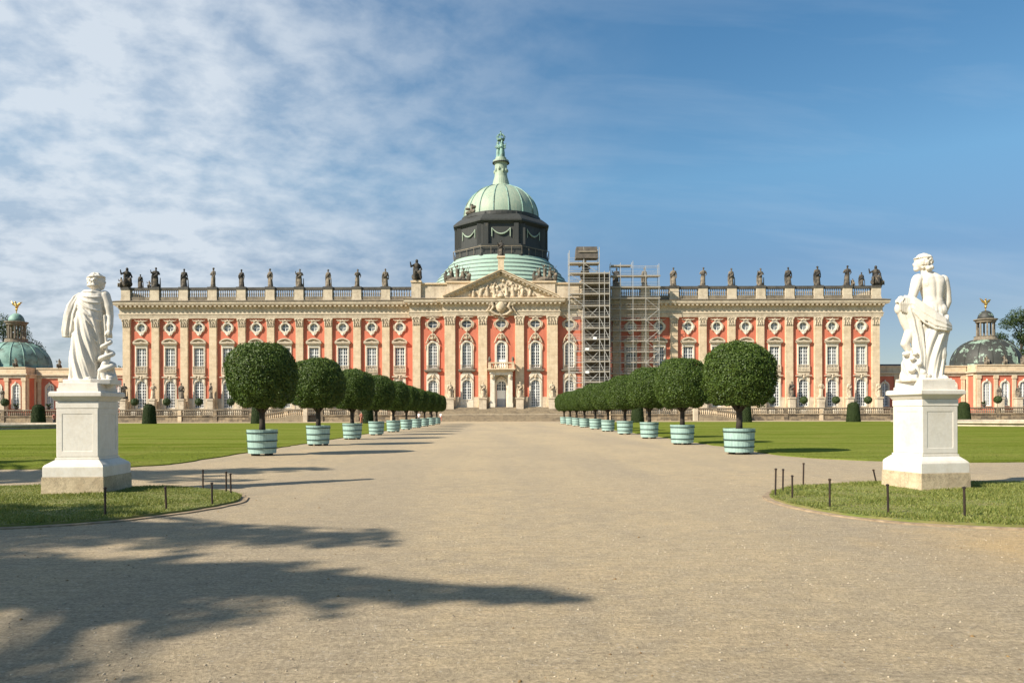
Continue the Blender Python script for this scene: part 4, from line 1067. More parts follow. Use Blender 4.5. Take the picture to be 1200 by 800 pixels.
# ------------------------------------------------------------------ side wings with pavilion domes
for sg, sd in ((-1,'left'),(1,'right')):
    YP, YG = 158.0, 161.5
    wg = thing('side_wing', 'low pink side wing with arched windows joining the palace on the %s' % sd, 'building', (sg*100+OX,YG,1.35), group='low wings either side of the palace')
    Z0, ZT, ZA, ZPT = 1.35, 9.35, 10.05, 11.65
    hs = []; wx = [83.4,88.35,93.3,98.2]
    for x in wx: hs.append((sg*x-.75+OX, sg*x+.75+OX, 2.85, 8.0))
    b = MB(); xa, xb = sorted((sg*79.0+OX, sg*101.0+OX)); wall_grid(b, xa, xb, Z0, ZT, YG, YG+.6, hs)
    px_ = [103.25,107.15,111.05,114.95,118.85,122.75]; hp = [(sg*x-.75+OX, sg*x+.75+OX, 2.85, 8.0) for x in px_]
    xa, xb = sorted((sg*101.1+OX, sg*126+OX)); wall_grid(b, xa, xb, Z0, ZT, YP, YP+.6, hp)
    xs_ = sg*101.1+OX; b.box(min(xs_,xs_+sg*.6),max(xs_,xs_+sg*.6),YP+.6,YG+.6,Z0,ZT)
    b.box(min(sg*79+OX,sg*126+OX),max(sg*79+OX,sg*126+OX),YG+14,YG+14.5,Z0,ZT)
    b.build('wall','pink',wg)
    b = MB()
    def band(xa,xb,y,outw=0):
        xa, xb = sorted((xa,xb)); b.box(xa,xb,y-.25,y+.7,ZT,ZT+.35); b.box(xa,xb,y-.18,y+.7,ZT+.35,ZA-.1); b.box(xa-outw*(sg>0),xb+outw*(sg<0),y-.6,y+.7,ZA-.1,ZA+.2)
    band(sg*79+OX, sg*101.1+OX, YG); band(sg*101.1+OX, sg*126+OX, YP, .5)
    xs2 = sg*101.1+OX; b.box(min(xs2-sg*.25,xs2+sg*.5),max(xs2-sg*.25,xs2+sg*.5),YP+.7,YG-.3,ZT,ZA-.1); b.box(min(xs2-sg*.55,xs2+sg*.5),max(xs2-sg*.55,xs2+sg*.5),YP+.7,YG-.62,ZA-.1,ZA+.2)
    b.build('cornice','sand_pale',wg)
    b = MB(); xa, xb = sorted((sg*79+OX, sg*101.1+OX)); b.box(xa,xb,YG-.1,YG+.4,ZA+.2,ZPT-.25); b.box(xa,xb,YG-.25,YG+.5,ZPT-.25,ZPT)
    xa, xb = sorted((sg*101.1+OX, sg*126+OX)); b.box(xa,xb,YP-.1,YP+.4,ZA+.2,ZPT-.25); b.box(xa,xb,YP-.25,YP+.5,ZPT-.25,ZPT)
    xs2 = sg*101.3+OX; b.box(min(xs2,xs2+sg*.5),max(xs2,xs2+sg*.5),YP+.5,YG+.1,ZA+.2,ZPT-.01)
    b.build('parapet','sand',wg)
    b = MB(); b.box(min(sg*79+OX,sg*126+OX),max(sg*79+OX,sg*126+OX),YG+.6,YG+14.4,ZA,ZA+.2)
    if sg>0: b.frustum((79+OX,98+OX,YG+2,YG+12,ZA+.2),(80+OX,97+OX,YG+5,YG+9,12.3))
    b.build('roof','lead',wg)
    for x in (80.2,85.85,90.8,95.75,100.4):
        m_ = MB(); m_.box(sg*x-.38+OX,sg*x+.38+OX,YG-.2,YG,2.2,ZT); m_.box(sg*x-.5+OX,sg*x+.5+OX,YG-.3,YG,ZT-.7,ZT-.01); m_.build('pilaster','sand',wg)
    for x in (101.55,105.2,109.1,113.0,116.9):
        m_ = MB(); m_.box(sg*x-.38+OX,sg*x+.38+OX,YP-.2,YP,2.2,ZT); m_.box(sg*x-.5+OX,sg*x+.5+OX,YP-.3,YP,ZT-.7,ZT-.01); m_.build('pilaster','sand',wg)
    m_ = MB(); xs2 = sg*101.1+OX; m_.box(min(xs2,xs2-sg*.18),max(xs2,xs2-sg*.18),YP+.05,YP+.75,2.2,ZT); m_.box(min(xs2,xs2-sg*.18),max(xs2,xs2-sg*.18),YG-.8,YG-.3,2.2,ZT); m_.build('pilaster','sand',wg)
    for lst, y in ((wx,YG),(px_[:4],YP)):
        for x in lst:
            m_ = MB(); cx = sg*x+OX
            m_.plate([(a+cx,z) for a,z in arch_pts(1.0,2.75,8.28)],[(a+cx,z) for a,z in arch_pts(.74,2.9,7.98)],y-.14,y+.4); m_.ell((cx,y-.2,8.3),(.2,.15,.3),6,5)
            wn = m_.build('window','cream',wg)
            MB().prism([(a+cx,z) for a,z in arch_pts(.76,2.9,8.0)],y+.25,y+.28).build('pane','glass_pale',wn)
            mm = MB(); mm.merge(muntins(.74,2.9,7.98,0,4,8),(cx,y+.18,0)); mm.build('sash','white',wn)
    # dome
    dx, dy = sg*107.7+OX, 165.0
    gd = MB(); prof = [(7.1,10.0),(7.1,11.9),(6.95,12.0)]
    for i in range(12): a = i/11*1.3; prof.append((6.9*math.cos(a)**.85, 12.0+5.75*math.sin(a)))
    gd.lathe(prof,40,(dx,dy,0),cap=False); gd = gd.build('dome','copper2' if sg<0 else 'darkdome',wg,smooth=True)
    rb = MB()
    for k_ in range(16):
        a = 2*PI*k_/16; rb.tube([(dx+(r+.03)*math.cos(a),dy+(r+.03)*math.sin(a),z) for r,z in prof[3:]],.1,5)
    rb.build('dome_ribs','copper2' if sg<0 else 'darkdome',gd)
    l_ = MB(); l_.lathe([(2.9,17.1),(2.9,17.5),(2.3,17.6),(2.2,18.2),(2.3,18.3)],20,(dx,dy,0))
    for k_ in range(8):
        a = 2*PI*(k_+.5)/8; l_.lathe([(.24,18.2),(.2,18.5),(.17,21.2),(.26,21.5)],8,(dx+1.65*math.cos(a),dy+1.65*math.sin(a),0))
    l_.lathe([(2.0,21.4),(2.0,21.7),(2.35,21.9),(2.35,22.1),(1.8,22.2)],20,(dx,dy,0)); l_.build('lantern','sand_dark',gd)
    c_ = MB(); pr = [(1.6*math.cos(i/8*1.45), 22.15+1.9*math.sin(i/8*1.45)) for i in range(9)]; c_.lathe(pr,20,(dx,dy,0)); c_.build('lantern_cap','copper2' if sg<0 else 'darkdome',gd,smooth=True)
    # gilded winged figure
    f_ = MB(); f_.lathe([(.12,0),(.12,.7)],8,(dx,dy,24.0)); f_.ell((dx,dy,24.85),.28,8,6); f_.limb([(dx,dy,25.0),(dx+.1,dy,25.6),(dx-.05,dy-.1,26.2)],[.2,.38,.2],8); f_.ell((dx-.1,dy-.2,26.5),(.2,.25,.2),8,6)
    for sx in (-1,1): f_.limb([(dx+sx*.2,dy,25.9),(dx+sx*.8,dy,26.3),(dx+sx*1.25,dy+.1,26.8 if sx<0 else 26.5)],[.18,.22,.06],8); f_.limb([(dx+sx*.3,dy,25.7),(dx+sx*.85,dy,26.0)],[.15,.1],8)
    o = sculpt('gilded_bird', f_, 'gold', None, .06, 1); tag(o, 'gilded winged figure on top of the %s pavilion lantern' % sd, 'statue', 'gilded winged figures')
    for j, x in enumerate((96.2, 103.4, 107.2, 111.2)):
        y = YG if x < 100 else YP
        statue('seat2', 'small weathered %s on the parapet of the %s side wing, %s from the palace' % ('figure group',sd,ORD[j]), (sg*x+OX,y+.15,ZPT), 0, .85, 'parapet figures on the side wings', 'parapet_figure')
    for j, x in enumerate((105.2,109.1)):
        ground_statue('m%d'%j, 'mossy stone statue before the %s pavilion pilaster of the %s side wing' % (('inner','outer')[j], sd), sg*x+OX, YP-1.3, 1.2, 4.6, 2.5)

# ------------------------------------------------------------------ terrace, balustrade, steps, ramps
tr = MB(); tr.box(-128,128,145.02,146.5,-.02,1.3); tr.box(-128,128,146.5,YG+20,-.02,1.35); struct(tr.build('terrace','pave'))
for sg, sd in ((-1,'left'),(1,'right')):
    t = thing('terrace_balustrade', 'dark weathered stone balustrade wall along the %s side of the terrace' % sd, 'balustrade', (sg*60,144.9,0), group='terrace balustrades')
    w_ = MB(); xa, xb = sorted((sg*13.3, sg*128)); w_.box(xa,xb,144.7,145.015,0,1.12); w_.box(xa,xb,144.55,145.1,1.12,1.34); w_.box(xa,xb,144.62,145.0,0,.18)
    w_.build('base_wall','terrace',t)
    r_ = MB(); r_.box(xa,xb,144.62,145.05,2.3,2.5); r_.build('rail','sand_dark',t)
    bl = MB(); x = xa+.3
    while x < xb-.2: baluster(bl, x, 144.85, 1.34, 2.3, .17, 6); x += .40
    bl.build('balusters','rail_stone',t)
    x = 14.2; i = 0
    while x < 127:
        m_ = MB(); m_.box(sg*x-.32,sg*x+.32,144.56,145.1,1.3,2.29); m_.box(sg*x-.36,sg*x+.36,144.53,145.13,.01,1.1); m_.build('pier','sand' if i%3==1 else 'terrace',t); x += 6.9; i += 1
    # descending ramp parapet
    t = thing('ramp_parapet', 'sloping stone balustrade of the ramp down from the terrace, %s side' % sd, 'balustrade', (sg*42,143.6,0), group='sloping ramp balustrades')
    m_ = MB(); m_.prism([(sg*38,0),(sg*47.5,0),(sg*47.5,.12),(sg*40,1.28),(sg*38,1.28)],143.3,143.9); m_.build('base_wall','step',t,fix=True)
    m_ = MB(); m_.prism([(sg*38,2.28),(sg*38,2.48),(sg*40,2.48),(sg*47.5,1.32),(sg*47.5,1.12),(sg*40,2.28)],143.35,143.85); m_.build('rail','sand_dark',t,fix=True)
    m_ = MB(); x = 38.3
    while x < 47.4:
        zb = 1.28 if x < 40 else 1.28-(x-40)/7.5*1.16; baluster(m_, sg*x, 143.6, zb, zb+1.02, .12, 6); x += .4
    m_.build('balusters','sand',t)
    m_ = MB(); m_.box(sg*47.7-.4,sg*47.7+.4,143.2,144,0,1.5); m_.build('pier','sand_pale',t); MB().box(sg*37.7-.4,sg*37.7+.4,143.2,144,0,2.6).build('pier','sand_pale',t)
st = thing('entrance_steps', 'two broad flights of stone steps up to the palace door', 'steps', (0,143,0))
a_ = MB()
for i in range(8): a_.box(-13.2,13.2,142.6+i*.34,145.6+.001*i,i*.1625+(.0 if i==0 else .0),(i+1)*.1625-.0)
a_.build('lower_flight','step',st)
MB().box(-13.2,13.2,145.62,148.6,.02,1.38).build('landing','sand_pale',st)
a_ = MB()
for i in range(8): a_.box(-15.5,15.5,148.0+i*.3,151.0+.001*i,1.38+i*.172,1.38+(i+1)*.172)
a_.build('upper_flight','step',st)
MB().box(-18.5,18.5,151.02,152.9,1.36,2.765).build('platform','step',st)

# agave pots on the terrace piers
def agave_proto():
    t = thing('agave_pot', 'x', 'potted plant', (0,0,0))
    p = MB(); p.lathe([(.28,0),(.22,.1),(.42,.45),(.45,.6),(.38,.6)],14,(0,0,0)); p.build('urn','stat_dark',t)
    l = MB(); r = random.Random(2)
    for i in range(18):
        a = i*2.4; e = r.uniform(.3,1.1); d = (math.cos(a)*math.cos(e), math.sin(a)*math.cos(e), math.sin(e)); L = r.uniform(.6,1.0)
        l.tube([(0,0,.55),(d[0]*L*.5,d[1]*L*.5,.6+d[2]*L*.6),(d[0]*L*.95,d[1]*L*.95,.6+d[2]*L*.85)],[.09,.08,.01],5)
    l.build('leaves','yew',t); return t
ag = agave_proto()
for i, (px, l) in enumerate(((19,'outermost on the left terrace balustrade'),(57,'left terrace balustrade before the side wing'),(172,'left terrace balustrade above a clipped yew'),(1002,'right terrace balustrade above a clipped yew'),(1153,'right terrace balustrade before the side wing'))):
    o = ag if i == 0 else ctree(ag); o.location = (WX(px,144.85),144.85,2.5); tag(o, 'spiky dark agave in an urn, '+l, 'potted plant', 'agave urns on the terrace balustrade')

# clipped ball trees on terrace
def ball_proto():
    t = thing('ball_topiary','x','potted tree',(0,0,0))
    p = MB(); p.box(-.42,.42,-.42,.42,0,.75); p.build('planter','cream',t)
    MB().lathe([(.06,.7),(.05,2.1)],8).build('stem','trunk',t)
    n = 1800; d = sph(n); c = d*.78*(1-.12*RNG.random(n))[:,None]; c[:,2] += 2.65
    core = MB().ell((0,0,2.65),.66,12,8)
    leaf_object('crown', c, d+RNG.normal(size=(n,3))*.6, .14, 'ball', t, core); return t
bt = ball_proto(); first = True
for sg, sd in ((-1,'left'),(1,'right')):
    for j in range(9):
        if 3 <= j: 
            if j > 5: continue
        o = bt if first else ctree(bt); first = False; o.location = (sg*(73.1-6.4*j)+OX,148,1.35)
        tag(o, 'ball clipped tree in a white box on the %s terrace, %s from the palace end' % (sd, ORD[j]), 'potted tree', 'clipped ball trees on the terrace')
    o = ctree(bt); o.location = (sg*99.3+OX,148.5,1.35); tag(o, 'ball clipped tree in a white box before the %s side wing' % sd, 'potted tree', 'clipped ball trees on the terrace')

# clipped yew cones on the lawn
def yew_proto():
    t = thing('clipped_yew','x','hedge',(0,0,0))
    n = 6500; z = RNG.uniform(0,2.8,n); a = RNG.uniform(0,2*PI,n); r = 1.28-.30*(z/2.8)-.75*np.clip((z-2.35)/.45,0,1)**2.2; r *= 1-.05*RNG.random(n)
    c = np.column_stack([r*np.cos(a), r*np.sin(a), z]); nn = np.column_stack([np.cos(a),np.sin(a),.25+z*0])+RNG.normal(size=(n,3))*.5
    top = RNG.random(900)**.5*.45; ta = RNG.uniform(0,6.28,900); c = np.vstack([c, np.column_stack([top*np.cos(ta),top*np.sin(ta),2.76+.05*RNG.random(900)])]); nn = np.vstack([nn, np.tile([0,0,1],(900,1))+RNG.normal(size=(900,3))*.4])
    core = MB().lathe([(1.2,0),(.96,2.2),(.75,2.55),(.35,2.72)],20)
    leaf_object('foliage', c, nn, .13, 'yew', t, core); return t
yw = yew_proto()
for i, (px, l) in enumerate(((45,'outermost on the left lawn'),(175,'second from the left edge of the left lawn'),(302,'behind the nearest left tub tree trunk'),(430,'innermost on the left lawn, behind the tub trees'),(747,'innermost on the right lawn, behind the tub trees'),(873,'behind the nearest right tub tree trunk'),(1000,'between the nearest right tub tree and the right statue'),(1129,'just right of the right statue pedestal'))):
    o = yw if i == 0 else ctree(yw); Y = 119.0; o.location = (WX(px,Y),Y,.03); o.rotation_euler.z = i*.8
    if i == 0 or i == 7: o.scale = (.86,.86,1.12)
    tag(o, 'dark clipped yew block, '+l, 'hedge', 'clipped yews on the lawns')

# ------------------------------------------------------------------ tub trees
def crown_mesh(seed):
    n = 34000; d = sph(n)
    R = np.ones(n)
    f = lump(d, 9, .028, seed)*lump(d*2.2, 10, .03, seed+50)
    zsc = np.where(d[:,2] > 0, 1.33, 1.30)
    # superellipsoid: fuller shoulders
    e = 2.7; rr = (np.abs(d[:,0]**2+d[:,1]**2)**(e/2)+np.abs(d[:,2])**e)**(-1/e)
    depth = 1-.14*RNG.random(n)**1.5; depth[:700] = 1+.055*RNG.random(700)
    under = np.where(d[:,2] < 0, 1-.24*np.exp(-((d[:,0]**2+d[:,1]**2)/.12)), 1.0)
    c = d*(rr*f*depth)[:,None]*np.column_stack([np.full(n,1.40),np.full(n,1.40),zsc*under])
    c[:,2] += 3.10
    nn = d+RNG.normal(size=(n,3))*.75
    core = MB(); dd = []; nu, nv = 28, 18
    core.ell((0,0,0),1,nu,nv); cv = np.array(core.v); ln_ = np.linalg.norm(cv,axis=1,keepdims=True); u = cv/ln_
    rr2 = (np.abs(u[:,0]**2+u[:,1]**2)**(e/2)+np.abs(u[:,2])**e)**(-1/e)
    cv = u*(rr2*.80)[:,None]*np.array([1.40,1.40,1.31]); cv[:,2] *= np.where(u[:,2] < 0, 1-.24*np.exp(-((u[:,0]**2+u[:,1]**2)/.12)), 1.0); cv[:,2] += 3.13; core.v = [tuple(p) for p in cv]
    o = leaf_object('crown', c, nn, .088, 'laurel', None, core, .48)
    me = o.data; bpy.data.objects.remove(o); return me
crowns = [crown_mesh(s) for s in (1,2,3,4)]
def tub_proto():
    t = thing('tub_tree','x','potted tree',(0,0,0))
    tb = MB(); n = 36; prof = [(.545,.09),(.60,.95),(.615,1.02),(.56,1.02),(.54,.86)]
    vs = []
    tb.lathe(prof, n, (0,0,0)); 
    tb = tb.build('tub','tub',t)
    for z in (.30,.58,.90): 
        r = .555+(z-.09)*.064+.012; MB().lathe([(r-.01,z-.02),(r+.012,z-.02),(r+.013,z+.02),(r-.01,z+.02)],36,(0,0,0),cap=False).build('hoop','hoop',tb)
    for k in range(4): a = PI/4+k*PI/2; x, y = .38*math.cos(a), .38*math.sin(a); MB().box(x-.1,x+.1,y-.06,y+.06,0,.09).build('foot','trunk',tb)
    MB().lathe([(.555,.85),(.555,.88)],24).build('soil','soil',tb)
    tk = MB(); tk.tube([(0,0,.86),(.015,0,1.3),(0,.01,1.9),(.02,0,2.6)],[.14,.115,.12,.14],12)
    for k in range(6):
        a = k*1.05; tk.tube([(0,0,1.65),(.35*math.cos(a),.35*math.sin(a),2.05),(.75*math.cos(a),.75*math.sin(a),2.6)],[.07,.05,.02],7)
    tk.build('trunk','trunk',t,smooth=True)
    c = bpy.data.objects.new('crown', crowns[0]); C.objects.link(c); c.parent = t
    return t
tp = tub_proto(); first = True
for sg, sd in ((-1,'left'),(1,'right')):
    for k in range(10):
        o = tp if first else ctree(tp); first = False
        Y = 29.3+8.9*k; o.location = (sg*(9.4+random.uniform(-.05,.05)), Y, 0); o.rotation_euler.z = random.uniform(0,6.28)
        s_ = random.uniform(.97,1.02); o.scale = (s_,s_,random.uniform(.98,1.02))
        for ch in o.children:
            if ch.name.startswith('crown'): ch.data = crowns[(k+(sg>0)*2)%4]; q = random.uniform(.96,1.05); ch.scale = (q,q,1); ch.rotation_euler.z = random.uniform(0,6.28)
        pos = 'nearest' if k == 0 else (ORD[k]+' from the camera' if k < 9 else 'farthest')
        tag(o, 'round clipped laurel in a pale turquoise tub, %s in the %s row' % (pos, sd), 'potted tree', 'clipped laurels in tubs along the avenue')

# ------------------------------------------------------------------ marble statues
def loft(mb, secs, nf=96, fold=None):
    vs = []; fs = []
    for s_ in secs:
        z, x0, x1, ry, yc = s_
        cx, rx = (x0+x1)/2, (x1-x0)/2
        for i in range(nf):
            a = 2*PI*i/nf; k = 1+(fold(a, z) if fold else 0)
            vs.append((cx+rx*k*math.cos(a), yc+ry*k*math.sin(a), z))
    m = len(secs)
    for i in range(m-1):
        for j in range(nf): j2 = (j+1)%nf; fs.append((i*nf+j,i*nf+j2,(i+1)*nf+j2,(i+1)*nf+j))
    fs += [tuple(range(nf-1,-1,-1)), tuple((m-1)*nf+j for j in range(nf))]
    mb.add(vs, fs); return mb
def interp(keys, z):
    keys = sorted(keys)
    for a, b_ in zip(keys[:-1], keys[1:]):
        if a[0] <= z <= b_[0]:
            t = (z-a[0])/(b_[0]-a[0]); t2 = t*t*(3-2*t)*.5+t*.5
            return [z]+[a[i]+(b_[i]-a[i])*t2 for i in range(1,len(a))]
    return list(keys[0] if z < keys[0][0] else keys[-1])
def ridge(t): # sharp-ish folds
    s_ = math.sin(t); return (abs(s_)**.75)*(1 if s_ > 0 else -.75)

def hero_left():
    k = .0177
    X = lambda px: (px-97)*k
    Z = lambda py: (451-py)*k
    b = MB()
    keys = [(Z(447),X(78.5),X(111),.24,0),(Z(425),X(79.5),X(113),.25,0),(Z(400),X(82),X(115.5),.25,0),(Z(375),X(85),X(117.5),.24,0),(Z(358),X(86.5),X(118.5),.215,0),(Z(351),X(86.5),X(120),.20,0),(Z(347),X(89),X(120),.18,0),(Z(344.5),X(94),X(118),.15,0),(Z(342.5),X(100),X(114),.11,0)]
    zs = np.linspace(Z(447), Z(342.5), 70)
    def fold(a, z):
        low = min(1, max(0, (Z(352)-z)/.5)); up = 1-low
        ph = a+ (z-1.0)*1.15
        f = .085*ridge(9*ph)+.05*ridge(17*ph+1.2*math.sin(3*a))+.025*math.sin(27*ph)
        f *= (.4+.6*low)*(1 if z > .1 else 1)
        # swags across the upper back
        f *= (1-.6*max(0,min(1,(z-1.25)/.3)))
        return f
    loft(b, [interp(keys, z) for z in zs], 150, fold)
    keys0 = keys
    # cloak over the raised left arm
    keys = [(Z(396.5),X(71.5),X(85),.10,-.05),(Z(389),X(71),X(89),.14,-.04),(Z(372),X(73),X(92),.16,-.03),(Z(360),X(76),X(96),.17,-.02),(Z(350),X(82),X(98),.16,0),(Z(345),X(89),X(100),.12,0)]
    loft(b, [interp(keys, z) for z in np.linspace(Z(396.5), Z(345), 34)], 90, lambda a,z: .10*ridge(7*a+1.6*z)+.05*ridge(13*a-z*2))
    # cloth folds running from the left shoulder across the back
    for (x0,z0,x1,z1,sag,r) in ((92,346.5,118,349.5,3,.014),(90,348,118.5,356,5,.017),(89,349.5,118,366,6,.018),(88,351,117.5,378,6,.018),(88,353,116.5,392,4,.016),(87.5,356,115,408,1,.014)):
        pts = []
        for i in range(23):
            u = i/22; px_ = x0+(x1-x0)*u; py_ = z0+(z1-z0)*u**1.25+sag*4*u*(1-u)
            _, a0, a1, ry, yc = interp(keys0, Z(py_)); cx = (a0+a1)/2; rx = (a1-a0)/2
            q = max(-.985, min(.985, (X(px_)-cx)/rx)); pts.append((cx+rx*q, yc-ry*math.sqrt(1-q*q)-.004, Z(py_)))
        b.tube(pts, [r*(.4+.9*math.sin(PI*min(max(i/22,.06),.94))) for i in range(23)], 8)
    # collar roll
    b.limb([(X(93),-.06,Z(346.5)),(X(99),-.13,Z(344)),(X(108),-.15,Z(344)),(X(116),-.08,Z(345.5))],[.032,.036,.036,.03],10)
    # bare right shoulder and arm
    b.limb([(X(118.5),.0,Z(347.5)),(X(123.2),-.01,Z(360)),(X(124.6),-.01,Z(371)),(X(126.2),-.06,Z(383)),(X(126.4),-.08,Z(389))],[.105,.088,.072,.062,.045],14)
    b.ell((X(126.2),-.09,Z(392)),(.055,.05,.075),12,8)
    for i in range(4): b.limb([(X(124.6)+.018*i+.0,-.10+.015*i,Z(393)),(X(124.0)+.018*i,-.075+.02*i,Z(397))],[.02,.016],7)
    b.limb([(X(125),-.12,Z(391)),(X(122.6),-.12,Z(394.5))],[.022,.017],7)
    # neck and head turned to the right
    b.limb([(X(107.5),.02,Z(343)),(X(108.5),.01,Z(337.5))],[.10,.085],12)
    hx, hz = X(108.5), Z(331.2)
    b.ell((hx,.0,hz),(.145,.165,.165),18,14); b.ell((hx+.05,.05,hz-.05),(.10,.10,.12),12,8)
    b.ell((hx+.155,.05,hz-.01),(.025,.025,.035),8,6); b.ell((hx+.13,.06,hz+.055),(.03,.06,.02),8,6); b.ell((hx+.12,.05,hz-.07),(.03,.03,.02),8,6); b.ell((hx+.08,.04,hz-.12),(.06,.07,.05),10,8)
    b.ell((hx+.02,-.15,hz-.02),(.025,.02,.04),8,6)
    rr = random.Random(3)
    for i in range(170):
        a = rr.uniform(0,2*PI); e = rr.uniform(-.85,1.4)
        if math.cos(a)*math.cos(e) > .62 and e < .55: continue
        b.ell((hx-.005+.15*math.cos(a)*math.cos(e), .165*math.sin(a)*math.cos(e), hz+.165*math.sin(e)),(rr.uniform(.018,.034),)*3,7,5)
    pts = [(hx+.158*math.cos(t),.178*math.sin(t),hz+.085+.015*math.cos(t)) for t in np.linspace(0,2*PI,25)]; b.tube(pts,.014,8)
    pts = [(hx-.01+.14*math.cos(t),.16*math.sin(t),hz-.095) for t in np.linspace(2.0,5.2,14)]; b.tube(pts,.024,8)
    # staff with coiled snake
    b.limb([(X(121),-.10,Z(372)),(X(122.5),-.09,Z(400)),(X(122.5),-.04,Z(448))],[.024,.026,.035],9)
    pts = []; rad = []
    for i in range(90):
        u = i/89; th = -1.0+u*2*PI*3.3; R_ = .10+.045*math.sin(PI*u)-.03*u; pts.append((X(122.5)+R_*math.cos(th), -.06+R_*.75*math.sin(th), Z(446)+u*.80)); rad.append(.066-.028*u)
    b.tube(pts, rad, 10)
    b.limb([(X(121),-.08,Z(443)),(X(119.5),-.10,Z(434)),(X(122),-.08,Z(427)),(X(123.5),-.07,Z(419))],[.085,.075,.08,.06],11)
    b.limb([(X(122),-.08,Z(428)),(X(126.5),-.10,Z(433)),(X(129),-.08,Z(428))],[.05,.042,.032],9); b.limb([(X(121),-.09,Z(429)),(X(116.5),-.12,Z(436)),(X(114.5),-.12,Z(444))],[.05,.042,.032],9)
    b.limb([(X(124),-.08,Z(440)),(X(127.5),-.12,Z(446))],[.06,.045],9)
    b.ell(pts[-1],(.05,.04,.035),8,6)
    b.limb([(X(122.5),0,Z(448)),(X(121.5),0,Z(430))],[.13,.08],12); b.limb([(X(116),-.05,Z(447)),(X(119),-.05,Z(432))],[.05,.04],9); b.limb([(X(129),.05,Z(446)),(X(126),0,Z(428))],[.05,.035],9)
    # feet and rocky base
    b.ell((X(106),-.16,Z(446)),(.07,.12,.05),10,8); b.ell((X(90),-.12,Z(446)),(.07,.13,.05),10,8)
    b.vprism([(X(78.5)+0,-.30),(X(112),-.34),(X(131),-.2),(X(131),.25),(X(112),.33),(X(80),.30)],-.02,Z(446))
    return b

